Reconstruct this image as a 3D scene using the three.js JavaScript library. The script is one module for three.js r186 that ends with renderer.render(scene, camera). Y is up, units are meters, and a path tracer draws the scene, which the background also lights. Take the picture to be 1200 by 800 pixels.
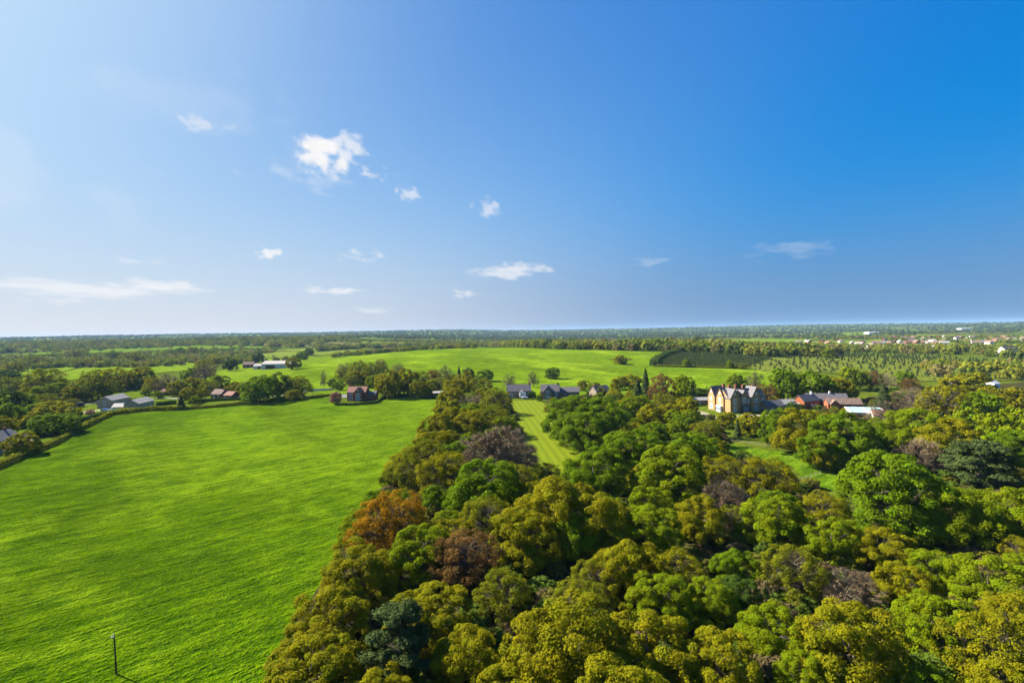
import * as THREE from 'three';
import { mergeGeometries } from 'three/addons/utils/BufferGeometryUtils.js';

// ------------------------------------------------------------------ camera, sky, sun, exposure
const scene = new THREE.Scene();
const FOCAL = 620, IW = 1200, IH = 800;                     // the photograph's pixels
const camera = new THREE.PerspectiveCamera(2 * Math.atan(IH / 2 / FOCAL) * 180 / Math.PI, 1024 / 682, 1, 20000);
camera.position.set(0, 44, 0);
camera.rotation.order = 'YXZ';
camera.rotation.set(-1.02 * Math.PI / 180, 0, -1.05 * Math.PI / 180);
camera.updateMatrixWorld(true);

const renderer = new THREE.WebGLRenderer({ antialias: true });
renderer.setSize(1024, 682);
renderer.toneMapping = THREE.LinearToneMapping;
const EXPOSURE = 3.8;
renderer.toneMappingExposure = EXPOSURE;
renderer.shadowMap.enabled = true;

const SUN_AZ = -66 * Math.PI / 180, SUN_EL = 38 * Math.PI / 180;    // azimuth from straight ahead, to the west side
const sunDir = new THREE.Vector3(Math.sin(SUN_AZ) * Math.cos(SUN_EL), Math.sin(SUN_EL), -Math.cos(SUN_AZ) * Math.cos(SUN_EL));
const sun = new THREE.DirectionalLight(new THREE.Color().setRGB(1.0, 0.93, 0.80), 5);
sun.position.copy(sunDir).multiplyScalar(900);
sun.castShadow = true;
sun.shadow.mapSize.set(4096, 4096);
Object.assign(sun.shadow.camera, { left: -700, right: 700, top: 700, bottom: -700, near: 1, far: 3000 });
scene.add(sun, sun.target);

// ------------------------------------------------------------------ small tools
function rngOf(seed) { let a = seed >>> 0; return () => { a = (a + 0x6D2B79F5) | 0; let t = Math.imul(a ^ (a >>> 15), 1 | a); t = (t + Math.imul(t ^ (t >>> 7), 61 | t)) ^ t; return ((t ^ (t >>> 14)) >>> 0) / 4294967296; }; }
const lerp = (a, b, t) => a + (b - a) * t, clamp = (x, a = 0, b = 1) => Math.min(b, Math.max(a, x));
const smooth = (a, b, x) => { const t = clamp((x - a) / (b - a)); return t * t * (3 - 2 * t); };
function hash2(ix, iy, s) { let h = Math.imul(ix, 374761393) + Math.imul(iy, 668265263) + Math.imul(s, 974634777); h = Math.imul(h ^ (h >>> 13), 1274126177); return ((h ^ (h >>> 16)) >>> 0) / 4294967296; }
function vnoise(x, y, s = 0, px = 0, py = 0) {               // value noise, tileable with whole periods px, py
  const ix = Math.floor(x), iy = Math.floor(y), fx = x - ix, fy = y - iy, u = fx * fx * (3 - 2 * fx), v = fy * fy * (3 - 2 * fy);
  const w = (i, p) => p ? ((i % p) + p) % p : i;
  const a = hash2(w(ix, px), w(iy, py), s), b = hash2(w(ix + 1, px), w(iy, py), s), c = hash2(w(ix, px), w(iy + 1, py), s), d = hash2(w(ix + 1, px), w(iy + 1, py), s);
  return lerp(lerp(a, b, u), lerp(c, d, u), v);
}
function fbm(x, y, s = 0, oct = 4, px = 0, py = 0) { let t = 0, a = 0.5, n = 0; for (let i = 0; i < oct; i++) { t += a * vnoise(x, y, s + i * 17, px, py); n += a; a *= 0.5; x *= 2; y *= 2; px *= 2; py *= 2; } return t / n; }

// ------------------------------------------------------------------ sky (computed): air that whitens towards the sun and the horizon, small fair-weather clouds
const eyeDir = (px, py) => new THREE.Vector3((px - IW / 2) / FOCAL, -(py - IH / 2) / FOCAL, -1).applyQuaternion(camera.quaternion).normalize();
{
  const W = 4096, H = 2048, data = new Float32Array(W * H * 4);
  const clouds = [];
  const addCloud = (az, el, ra, re, dens, seed, wisp) => clouds.push({ az, el, ra, re, dens, seed, wisp });
  for (const [px, py, w, h, dens, wisp] of [
    [367, 180, 27, 17, 1.0, 0.5], [388, 190, 22, 13, 0.9, 0.5], [402, 173, 24, 14, 0.65, 0.7], [440, 206, 20, 9, 0.7, 0.6], [478, 227, 12, 7, 0.55, 0.6], [570, 245, 15, 10, 0.5, 0.6], [304, 297, 16, 6, 0.85, 0.4],
    [430, 302, 24, 8, 0.5, 0.7], [600, 320, 36, 8, 0.6, 0.5], [606, 313, 13, 6, 0.5, 0.4], [382, 341, 26, 5, 0.7, 0.4], [185, 336, 36, 6, 0.6, 0.5], [40, 335, 90, 7, 0.6, 0.5], [90, 342, 50, 5, 0.45, 0.5],
    [541, 345, 14, 5, 0.55, 0.4], [215, 125, 80, 40, 0.09, 0.8], [240, 147, 18, 9, 0.4, 0.6], [908, 294, 40, 8, 0.16, 0.7], [760, 307, 18, 5, 0.18, 0.6], [430, 364, 24, 4, 0.4, 0.5], [70, 352, 20, 4, 0.35, 0.5], [150, 305, 20, 4, 0.25, 0.6], [350, 205, 40, 14, 0.25, 0.8], [10, 215, 60, 50, 0.12, 0.8]]) {
    const d = eyeDir(px, py);
    addCloud(Math.atan2(d.x, -d.z), Math.asin(d.y), w / FOCAL, h / FOCAL, dens, px * 7 + py, wisp);
  }
  const rng = rngOf(77);                                     // the rest of the sky goes on alike
  for (let i = 0; i < 34; i++) { const az = lerp(0.95, 5.35, rng()), el = 0.06 + 0.5 * rng() * rng(); addCloud(az > Math.PI ? az - 2 * Math.PI : az, el, (0.02 + 0.04 * rng()), 0.008 + 0.012 * rng() + el * 0.02, 0.3 + 0.5 * rng(), 900 + i, 0.5); }
  const deep = [0.000, 0.185, 0.66], mid = [0.000, 0.32, 0.80], rim = [0.17, 0.325, 0.56], pale = [0.77, 0.98, 1.10], hazy = [0.80, 0.77, 0.79];
  for (let row = 0; row < H; row++) {
    const el = ((row + 0.5) / H - 0.5) * Math.PI, y = Math.sin(el), c = Math.cos(el), up = Math.max(0, el) * 180 / Math.PI, midW = Math.exp(-Math.pow(up / 20, 2)), rimW = Math.exp(-Math.pow(up / 9.2, 2)), lowW = Math.exp(-up / 14), hazeW = Math.exp(-up / 7);
    for (let col = 0; col < W; col++) {
      const t = ((col + 0.5) / W - 0.5) * 2 * Math.PI, x = Math.cos(t) * c, z = Math.sin(t) * c;
      const cg = clamp(x * sunDir.x + y * sunDir.y + z * sunDir.z, -1, 1), g = Math.acos(cg) * 180 / Math.PI;
      const A = 0.80 * Math.exp(-Math.pow(g / 36.5, 2.7)) + 0.10 * smooth(110, 180, g), B = Math.exp(-Math.pow(g / 73, 6)) + 0.15 * smooth(110, 180, g);
      const m = A + (1 - A) * B * lowW;
      const i4 = (row * W + col) * 4;
      for (let k = 0; k < 3; k++) {
        let v = lerp(lerp(lerp(deep[k], mid[k], midW), rim[k], rimW), lerp(pale[k], hazy[k], hazeW), m);
        v += 0.25 * Math.exp(-Math.pow(g / 9, 2));
        data[i4 + k] = v / EXPOSURE;
      }
      data[i4 + 3] = 1;
    }
  }
  const white = [0.97, 0.965, 0.97];
  for (const cl of clouds) {
    const r0 = Math.max(0, Math.floor(((cl.el - cl.re * 2.2) / Math.PI + 0.5) * H)), r1 = Math.min(H - 1, Math.ceil(((cl.el + cl.re * 2.2) / Math.PI + 0.5) * H));
    const ca = Math.cos(cl.el);
    for (let row = r0; row <= r1; row++) for (let k = -Math.ceil(cl.ra * 2.2 / ca / (2 * Math.PI) * W); k <= Math.ceil(cl.ra * 2.2 / ca / (2 * Math.PI) * W); k++) {
      const el = ((row + 0.5) / H - 0.5) * Math.PI, t0 = cl.az - Math.PI / 2;                   // texture angle of this azimuth
      const colF = Math.round(((Math.atan2(Math.sin(t0), Math.cos(t0)) / (2 * Math.PI)) + 0.5) * W) + k, col = ((colF % W) + W) % W;
      const u = k / W * 2 * Math.PI * ca / cl.ra, v = (el - cl.el) / cl.re;
      const n = fbm(u * 1.7 + 9, v * 1.3 + u * 0.5 + 5, cl.seed, 5), n2 = fbm(u * 4 + 3, v * 3, cl.seed + 5, 4);
      const body = 1 - Math.sqrt(u * u + (v < 0 ? 1.5 : 0.9) * v * v) * 0.62 + (n - 0.5) * 2.1 + (n2 - 0.5) * 0.7 * cl.wisp - 0.30;
      const a = smooth(0.0, 0.75, body) * cl.dens * smooth(2.1, 1.2, Math.hypot(u, v));
      if (a <= 0.003) continue;
      const i4 = (row * W + col) * 4;
      for (let q = 0; q < 3; q++) data[i4 + q] = lerp(data[i4 + q], white[q] / EXPOSURE * (0.93 + 0.1 * n2), clamp(a));
    }
  }
  const sky = new THREE.DataTexture(data, W, H, THREE.RGBAFormat, THREE.FloatType);
  sky.mapping = THREE.EquirectangularReflectionMapping; sky.magFilter = THREE.LinearFilter; sky.needsUpdate = true;
  scene.background = sky; scene.environment = sky;
}
scene.fog = new THREE.FogExp2(new THREE.Color().setRGB(0.42, 0.68, 1.0), 0.000036);

// ------------------------------------------------------------------ terrain
function terrain(x, z) {
  const d = -z, r = Math.hypot(x, z), f = 1 - smooth(-900, -100, z);
  let h = 0;
  const hx = smooth(-420, -120, x) * (1 - smooth(260, 560, x));
  h += 15 * smooth(400, 830, d) * hx * (1 - 0.9 * smooth(900, 1500, d));                           // the pasture hill
  h += 30 * smooth(1000, 2300, d) * (1 - smooth(-900, 150, x)) * f;                                 // wooded rise beyond the hamlet
  h += 58 * smooth(3500, 8500, r) * (0.65 + 0.7 * vnoise(x / 2600 + 3.3, z / 2600 + 8.1, 5));        // the far rim
  h += (vnoise(x / 90, z / 90, 3) - 0.5) * 1.1 * smooth(30, 90, r);
  h += (vnoise(x / 400 + 7, z / 400, 4) - 0.5) * 7 * smooth(900, 1600, r);
  return h;
}
function ground(px, py) {                                   // the spot on the terrain seen at that place of the photograph
  const dir = eyeDir(px, py), o = camera.position, f = (t) => o.y + dir.y * t - terrain(o.x + dir.x * t, o.z + dir.z * t);
  let a = 10, b = 10;
  while (b < 12000 && f(b) > 0) { a = b; b *= 1.015; }
  for (let i = 0; i < 30; i++) { const m = (a + b) / 2; if (f(m) > 0) a = m; else b = m; }
  const p = new THREE.Vector3(o.x + dir.x * a, 0, o.z + dir.z * a);
  p.y = terrain(p.x, p.z);
  return p;
}
const metresPerPixel = (p) => -p.z / FOCAL;

const taken = new Map();
function numbered(n) { const k = taken.get(n) || 0; taken.set(n, k + 1); return k ? `${n}_${String(k).padStart(3, '0')}` : n; }
function tag(o, label, category, group, kind) { if (label) o.userData.label = label; if (category) o.userData.category = category; if (group) o.userData.group = group; if (kind) o.userData.kind = kind; return o; }
function thing(name, label, category, pos, turn = 0, group) { const o = new THREE.Group(); o.name = numbered(name); if (pos) o.position.copy(pos); o.rotation.y = turn; tag(o, label, category, group); scene.add(o); return o; }
function part(name, geo, m, parent) { const o = new THREE.Mesh(geo, m); o.name = name; parent.add(o); return o; }
function single(name, geo, m, label, category, group, kind) { const o = new THREE.Mesh(geo, m); o.name = numbered(name); tag(o, label, category, group, kind); scene.add(o); return o; }
function structure(name, geo, m, label) { const o = new THREE.Mesh(geo, m); o.name = numbered(name); o.userData.kind = 'structure'; if (label) { o.userData.label = label; o.userData.category = name.replace(/_/g, ' ').split(' ').slice(-2).join(' '); } scene.add(o); return o; }
const rgb = (r, g, b) => new THREE.Color().setRGB(r, g, b);

// ------------------------------------------------------------------ computed textures
function texture(size, fn, { srgb = false, repeat } = {}) {
  const d = new Uint8Array(size * size * 4);
  for (let y = 0; y < size; y++) for (let x = 0; x < size; x++) { const c = fn(x / size, y / size, x, y), i = (y * size + x) * 4; for (let k = 0; k < 3; k++) d[i + k] = clamp(Array.isArray(c) ? c[k] : c) * 255; d[i + 3] = 255; }
  const t = new THREE.DataTexture(d, size, size); t.wrapS = t.wrapT = THREE.RepeatWrapping; t.magFilter = THREE.LinearFilter; t.minFilter = THREE.LinearMipmapLinearFilter; t.generateMipmaps = true;
  if (srgb) t.colorSpace = THREE.SRGBColorSpace; if (repeat) t.repeat.set(repeat, repeat); t.needsUpdate = true; return t;
}
const meadowField = new Float32Array(2048 * 2048);           // sward height, one tile is 150 m
{
  const S = 2048, r = rngOf(5);
  for (let y = 0; y < S; y++) for (let x = 0; x < S; x++) {
    const u = x / S, v = y / S;
    const k = u + v;                                          // blades lean across in drifts
    const a = vnoise(u * 700, v * 700, 1, 700, 700), b = vnoise(k * 190, v * 110, 2, 190, 110), c = vnoise(k * 60, v * 26, 3, 60, 26), e = vnoise((u - v) * 17, v * 9, 4, 17, 9), f = vnoise(k * 330, (v - u) * 240, 7, 330, 240);
    meadowField[y * S + x] = 0.20 * r() + 0.22 * a + 0.24 * b + 0.18 * c + 0.10 * e + 0.18 * f;
  }
}
const sward = (x, y) => meadowField[(Math.floor(y * 2048) & 2047) * 2048 + (Math.floor(x * 2048) & 2047)];
const meadowMap = texture(2048, (u, v) => { const h = (sward(u, v) - 0.56) * 1.5, w = smooth(0.08, 0.34, h); return [0.74 + h * 0.95 + 0.08 * w, 0.79 + h * 0.72 + 0.05 * w, 0.66 + h * 0.9 + 0.16 * w]; }, { srgb: true });
const meadowBump = texture(2048, (u, v) => sward(u, v));
const roughMap = texture(512, (u, v) => { const n = fbm(u * 16, v * 16, 12, 5, 16, 16), m = vnoise(u * 200, v * 200, 19, 200, 200); return [0.62 + 0.5 * (n - 0.5) + 0.22 * m, 0.66 + 0.45 * (n - 0.5) + 0.2 * m, 0.62 + 0.4 * (n - 0.5) + 0.2 * m]; }, { srgb: true });
const litterMap = texture(512, (u, v) => { const n = fbm(u * 24, v * 24, 31, 5, 24, 24), m = hash2(Math.floor(u * 512), Math.floor(v * 512), 8); return [0.45 + 0.7 * (n - 0.5) + 0.25 * m, 0.45 + 0.5 * (n - 0.4) + 0.2 * m, 0.42 + 0.4 * (n - 0.5) + 0.15 * m]; }, { srgb: true });
const slateMap = texture(256, (u, v) => { const r = Math.floor(v * 24), c = Math.floor(u * 24 + (r % 2) * 0.5), e = (v * 24) % 1 < 0.12 ? 0.12 : 0; return 0.72 + 0.26 * hash2(c % 24, r, 3) - e + 0.2 * (fbm(u * 6, v * 6, 44, 4, 6, 6) - 0.5); }, { srgb: true });
const stoneMap = texture(256, (u, v) => { const r = Math.floor(v * 16), c = Math.floor(u * 10 + (r % 2) * 0.5), f = 0.66 + 0.26 * hash2(c % 10, r, 6) + 0.25 * (fbm(u * 12, v * 12, 21, 4, 12, 12) - 0.5); return [f + 0.02, f, f - 0.03]; }, { srgb: true });
const barkMap = texture(128, (u, v) => 0.55 + 0.5 * (fbm(u * 16, v * 4, 61, 4, 16, 4) - 0.3), { srgb: true });

// ------------------------------------------------------------------ ground sheets
function sheet(poly, lift, edge, uvScale = 1, colorAt) {     // world polygon (x, z) laid over the terrain, cut into triangles no longer than edge(x, z)
  const pts = poly.map((p) => new THREE.Vector2(p.x, p.z));
  if (!THREE.ShapeUtils.isClockWise(pts)) pts.reverse();
  let tris = THREE.ShapeUtils.triangulateShape(pts, []).map((t) => t.map((i) => [pts[i].x, pts[i].y]));
  const pos = [], index = [], uv = [], col = [], at = new Map();
  const vert = ([x, z]) => { const k = x.toFixed(2) + ',' + z.toFixed(2); if (!at.has(k)) { at.set(k, pos.length / 3); pos.push(x, terrain(x, z) + lift, z); uv.push(x * uvScale, z * uvScale); if (colorAt) col.push(...colorAt(x, z)); } return at.get(k); };
  const stack = tris;
  while (stack.length) {
    const [a, b, c] = stack.pop(), L = (p, q) => Math.hypot(p[0] - q[0], p[1] - q[1]), lim = (p, q) => L(p, q) / edge((p[0] + q[0]) / 2, (p[1] + q[1]) / 2);
    const e = [lim(a, b), lim(b, c), lim(c, a)], m = Math.max(...e), mid = (p, q) => [(p[0] + q[0]) / 2, (p[1] + q[1]) / 2];
    if (m > 1) { const k = e.indexOf(m), [p, q, r] = k === 0 ? [a, b, c] : k === 1 ? [b, c, a] : [c, a, b], s = mid(p, q); stack.push([p, s, r], [s, q, r]); continue; }
    index.push(vert(a), vert(b), vert(c));
  }
  const g = new THREE.BufferGeometry();
  g.setAttribute('position', new THREE.Float32BufferAttribute(pos, 3)); g.setAttribute('uv', new THREE.Float32BufferAttribute(uv, 2));
  if (colorAt) g.setAttribute('color', new THREE.Float32BufferAttribute(col, 3));
  g.setIndex(index); g.computeVertexNormals();
  if (g.attributes.normal.getY(0) < 0) { for (let i = 0; i < index.length; i += 3) [index[i], index[i + 1]] = [index[i + 1], index[i]]; g.setIndex(index); g.computeVertexNormals(); }
  return g;
}
const pixelPoly = (list) => list.map(([x, y]) => ground(x, y));
const edgeFor = (x, z) => clamp(Math.hypot(x, z) * 0.03, 3, 24);
const inside = (poly, x, z) => { let c = false; for (let i = 0, j = poly.length - 1; i < poly.length; j = i++) { const a = poly[i], b = poly[j]; if ((a.z > z) !== (b.z > z) && x < (b.x - a.x) * (z - a.z) / (b.z - a.z) + a.x) c = !c; } return c; };

function swardMaterial(color, { tile = 1 / 150, bump = 0.5, map = meadowMap, vc = false } = {}) {
  const m = map.clone(), b = meadowBump.clone(); m.repeat.set(tile, tile); b.repeat.set(tile, tile); m.needsUpdate = b.needsUpdate = true;
  return new THREE.MeshPhysicalMaterial({ specularIntensity: 0, sheen: 0.5, sheenColor: rgb(0.30, 0.36, 0.06), sheenRoughness: 0.55, color, map: m, bumpMap: bump ? b : null, bumpScale: bump, roughness: 0.95, vertexColors: vc });
}
{ // the land itself, one sheet to the horizon
  const rings = 190, segs = 288, pos = [0, terrain(0, 0), 0], uv = [0, 0], index = [];
  for (let i = 0; i < rings; i++) { const r = 6 * Math.pow(11500 / 6, i / (rings - 1)); for (let j = 0; j < segs; j++) { const a = j / segs * 2 * Math.PI, x = Math.sin(a) * r, z = -Math.cos(a) * r; pos.push(x, terrain(x, z) - 0.05 - 0.25 * smooth(200, 900, r), z); uv.push(x, z); } }
  for (let j = 0; j < segs; j++) index.push(0, 1 + (j + 1) % segs, 1 + j);
  for (let i = 0; i < rings - 1; i++) for (let j = 0; j < segs; j++) { const a = 1 + i * segs + j, b = 1 + i * segs + (j + 1) % segs, c = a + segs, d = b + segs; index.push(a, b, c, b, d, c); }
  const g = new THREE.BufferGeometry(); g.setAttribute('position', new THREE.Float32BufferAttribute(pos, 3)); g.setAttribute('uv', new THREE.Float32BufferAttribute(uv, 2)); g.setIndex(index); g.computeVertexNormals();
  structure('ground', g, swardMaterial(rgb(0.095, 0.12, 0.010), { tile: 1 / 60, bump: 0.3, map: roughMap }));
}
const bandColor = (s, laid) => (x, z) => {                    // drifts of darker sward and paler, wind-laid grass; laid adds painted far brightness
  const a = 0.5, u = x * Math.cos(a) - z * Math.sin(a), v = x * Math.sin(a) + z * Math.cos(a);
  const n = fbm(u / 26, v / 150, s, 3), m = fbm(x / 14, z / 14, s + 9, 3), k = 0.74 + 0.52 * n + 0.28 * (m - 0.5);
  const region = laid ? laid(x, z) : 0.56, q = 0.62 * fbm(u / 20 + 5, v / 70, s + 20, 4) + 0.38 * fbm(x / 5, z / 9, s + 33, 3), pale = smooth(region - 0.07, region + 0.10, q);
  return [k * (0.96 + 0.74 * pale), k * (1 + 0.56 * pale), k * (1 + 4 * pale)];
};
const laidGrassFarLight = (x, z) => 0.58 - 0.22 * smooth(105, 210, -z) * smooth(-210, -70, x) - 0.08 * smooth(150, 260, -z);  // wind-laid grass made commoner farther out; grazing-light brightness painted into its colour
const FIELD = pixelPoly([[-160, 640], [0, 549], [62, 523], [98, 503], [130, 488], [165, 483], [215, 481], [290, 473], [340, 470], [390, 464], [394, 476], [440, 473], [455, 466], [500, 466], [522, 470], [516, 492], [496, 526], [478, 552], [440, 580], [415, 615], [395, 650], [372, 690], [345, 730], [330, 790], [330, 900], [-160, 1100]]);
structure('pasture_field', sheet(FIELD, 0.03, (x, z) => clamp(Math.hypot(x, z) * 0.014, 1.2, 5), 1, bandColor(40, laidGrassFarLight)), swardMaterial(rgb(0.080, 0.134, 0.0009), { bump: 1.3, vc: true }));
const HILL = pixelPoly([[330, 452], [350, 428], [372, 413], [420, 409], [500, 407.5], [560, 406.5], [640, 409], [720, 411], [800, 412.5], [905, 428], [925, 452], [860, 462], [760, 462], [660, 464], [560, 466], [440, 462], [380, 462]]);
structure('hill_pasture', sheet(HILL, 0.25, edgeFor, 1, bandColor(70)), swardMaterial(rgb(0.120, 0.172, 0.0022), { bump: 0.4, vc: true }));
const farFieldMats = [rgb(0.15, 0.205, 0.008), rgb(0.12, 0.175, 0.010), rgb(0.17, 0.19, 0.03), rgb(0.17, 0.13, 0.06)].map((c) => swardMaterial(c, { bump: 0 }));
for (const [m, poly] of [
  [0, [[40, 446], [75, 435], [120, 424], [128, 417], [50, 422], [-10, 436], [-10, 450]]],
  [0, [[75, 436], [130, 425], [235, 420], [222, 434], [150, 440], [70, 446]]],
  [1, [[165, 412], [240, 410], [240, 416.5], [165, 418.5]]],
  [0, [[235, 411], [300, 410], [300, 418], [235, 420]]],
  [0, [[300, 410], [375, 409.5], [350, 429], [300, 434], [240, 446], [250, 437], [290, 424], [300, 417]]],
  [0, [[225, 447], [300, 434], [350, 430], [330, 451], [300, 449], [235, 453]]],
  [1, [[0, 405], [60, 404], [110, 408], [0, 412]]],
  [0, [[900, 405.5], [1000, 402], [1110, 400], [1110, 403], [1000, 405], [940, 408]]],
  [1, [[880, 395], [960, 392.5], [960, 394], [880, 396.8]]],
  [2, [[1060, 396], [1140, 393], [1140, 394.5], [1060, 398]]],
  [3, [[940, 403], [1010, 400], [1010, 402], [940, 405]]]]) structure('far_field', sheet(pixelPoly(poly), 0.35 + 0.05 * m, edgeFor), farFieldMats[m]);
{ // patchwork of the plain beyond
  const r = rngOf(31);
  for (let i = 0; i < 70; i++) {
    const d = 1300 * Math.pow(5.2, r()), az = lerp(-0.72, 0.8, r()), x = Math.sin(az) * d, z = -Math.cos(az) * d, w = 90 + 160 * r(), l = 90 + 200 * r(), t = r() * 3;
    const q = [[-1, -1], [1, -0.9], [0.9, 1], [-1, 0.85]].map(([a, b]) => ({ x: x + a * w * Math.cos(t) - b * l * Math.sin(t), z: z + a * w * Math.sin(t) + b * l * Math.cos(t) }));
    structure('far_field', sheet(q, 0.8 + 0.03 * i, () => 60), farFieldMats[r() < 0.15 ? 3 : Math.floor(r() * 3)]);
  }
}
// striped lawn: the mower's stripes run away from the camera
const LAWN = pixelPoly([[597, 469], [634, 469], [655, 497], [690, 545], [655, 556], [620, 552], [612, 510]]);
const stripeMap = texture(512, (u, v) => { const s = smooth(0.36, 0.46, u) * (1 - smooth(0.88, 0.98, u)), n = fbm(u * 8, v * 64, 71, 4, 8, 64) + 0.4 * hash2(Math.floor(u * 512), Math.floor(v * 512), 3); return [0.70 + 0.09 * s + 0.14 * (n - 0.6), 0.74 + 0.06 * s + 0.12 * (n - 0.6), 0.62 + 0.1 * s + 0.1 * (n - 0.6)]; }, { srgb: true });
{
  const g = sheet(LAWN, 0.06, (x, z) => 6), p = g.attributes.position, uv = g.attributes.uv, a = ground(612, 472), b = ground(672, 548), dx = b.x - a.x, dz = b.z - a.z, l = Math.hypot(dx, dz);
  for (let i = 0; i < p.count; i++) { const x = p.getX(i) - a.x, z = p.getZ(i) - a.z; uv.setXY(i, (x * dz - z * dx) / l / 3.2, (x * dx + z * dz) / l / 18); }
  structure('striped_lawn', g, new THREE.MeshPhysicalMaterial({ specularIntensity: 0.1, color: rgb(0.165, 0.205, 0.003), map: stripeMap, roughness: 0.95 }));
}
const WOODS = [
  pixelPoly([[522, 470], [560, 462], [598, 468], [612, 510], [620, 552], [655, 556], [690, 545], [655, 497], [640, 470], [700, 462], [835, 490], [850, 515], [960, 575], [1000, 590], [1070, 640], [1200, 600], [1400, 620], [1500, 1200], [330, 1200], [330, 790], [345, 730], [372, 690], [395, 650], [415, 615], [440, 580], [478, 552], [496, 526], [516, 492]]),
  pixelPoly([[905, 480], [1000, 470], [1110, 455], [1400, 430], [1400, 620], [1200, 600], [1070, 640], [985, 560], [930, 525]])];
const woodFloor = new THREE.MeshPhysicalMaterial({ specularIntensity: 0.1, color: rgb(0.10, 0.085, 0.03), map: litterMap.clone(), roughness: 1 }); woodFloor.map.repeat.set(1 / 14, 1 / 14);
for (const w of WOODS) structure('woodland_floor', sheet(w, 0.02, edgeFor), woodFloor);
const CLEARING = pixelPoly([[838, 517], [900, 528], [960, 531], [990, 545], [992, 575], [955, 573], [930, 548], [880, 534], [845, 530]]);
structure('clearing_grass', sheet(CLEARING, 0.07, () => 5), swardMaterial(rgb(0.10, 0.165, 0.006), { bump: 0.4 }));
structure('clearing_grass', sheet(pixelPoly([[1035, 622], [1075, 625], [1105, 645], [1090, 660], [1050, 640]]), 0.075, () => 5), swardMaterial(rgb(0.08, 0.16, 0.006), { bump: 0.4 }));
structure('mansion_garden', sheet(pixelPoly([[800, 474], [905, 474], [1040, 480], [1050, 498], [960, 505], [880, 512], [830, 505], [790, 492]]), 0.05, () => 6), swardMaterial(rgb(0.11, 0.15, 0.012), { bump: 0.2, map: roughMap, tile: 1 / 20 }));
structure('hamlet_garden', sheet(pixelPoly([[-60, 575], [-60, 470], [60, 462], [150, 450], [300, 446], [395, 452], [390, 464], [300, 470], [215, 480], [130, 486], [60, 521], [0, 547]]), 0.045, () => 8), swardMaterial(rgb(0.12, 0.165, 0.012), { bump: 0.2, map: roughMap, tile: 1 / 20 }));
const PLANT = pixelPoly([[872, 432], [905, 420], [880, 416], [950, 413], [1080, 416], [1220, 428], [1230, 446], [1160, 446], [1080, 447], [1030, 441], [960, 436], [905, 437]]);
structure('plantation_ground', sheet(PLANT, 0.4, edgeFor), swardMaterial(rgb(0.15, 0.165, 0.025), { bump: 0, map: roughMap, tile: 1 / 40 }));
const ROWS = pixelPoly([[769, 428.5], [795, 413.5], [850, 415], [905, 420.5], [872, 431.5], [830, 431]]);
structure('plantation_ground', sheet(ROWS, 0.45, edgeFor), swardMaterial(rgb(0.15, 0.165, 0.025), { bump: 0, map: roughMap, tile: 1 / 40 }));
const gravelMat = new THREE.MeshStandardMaterial({ color: rgb(0.36, 0.29, 0.18), map: roughMap.clone(), roughness: 1 }); gravelMat.map.repeat.set(1 / 6, 1 / 6);
const tarMat = new THREE.MeshStandardMaterial({ color: rgb(0.13, 0.125, 0.12), map: roughMap.clone(), roughness: 0.95 }); tarMat.map.repeat.set(1 / 6, 1 / 6);
function track(name, pixels, width, lift, m) {
  const p = pixels.map(([x, y]) => ground(x, y)), c = new THREE.CatmullRomCurve3(p), n = 24, A = [], B = [];
  for (let i = 0; i <= n; i++) { const q = c.getPoint(i / n), t = c.getTangent(i / n), k = Math.hypot(t.x, t.z), nx = -t.z / k * width / 2, nz = t.x / k * width / 2; A.push({ x: q.x + nx, z: q.z + nz }); B.unshift({ x: q.x - nx, z: q.z - nz }); }
  return structure(name, sheet([...A, ...B], lift, () => 5), m);
}
track('gravel_drive', [[806, 480], [824, 484], [838, 490], [856, 488], [880, 487], [898, 486]], 5, 0.09, gravelMat);
track('farm_lane', [[-40, 545], [2, 529], [18, 522], [45, 512]], 4, 0.09, gravelMat);
track('farm_lane', [[60, 489], [95, 484], [112, 481], [145, 481]], 6, 0.10, gravelMat);
track('farm_lane', [[80, 478], [104, 473], [116, 472]], 4, 0.10, gravelMat);
track('lane', [[180, 466], [255, 468], [300, 467], [355, 459], [392, 456], [405, 466]], 4.5, 0.11, tarMat);

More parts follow.
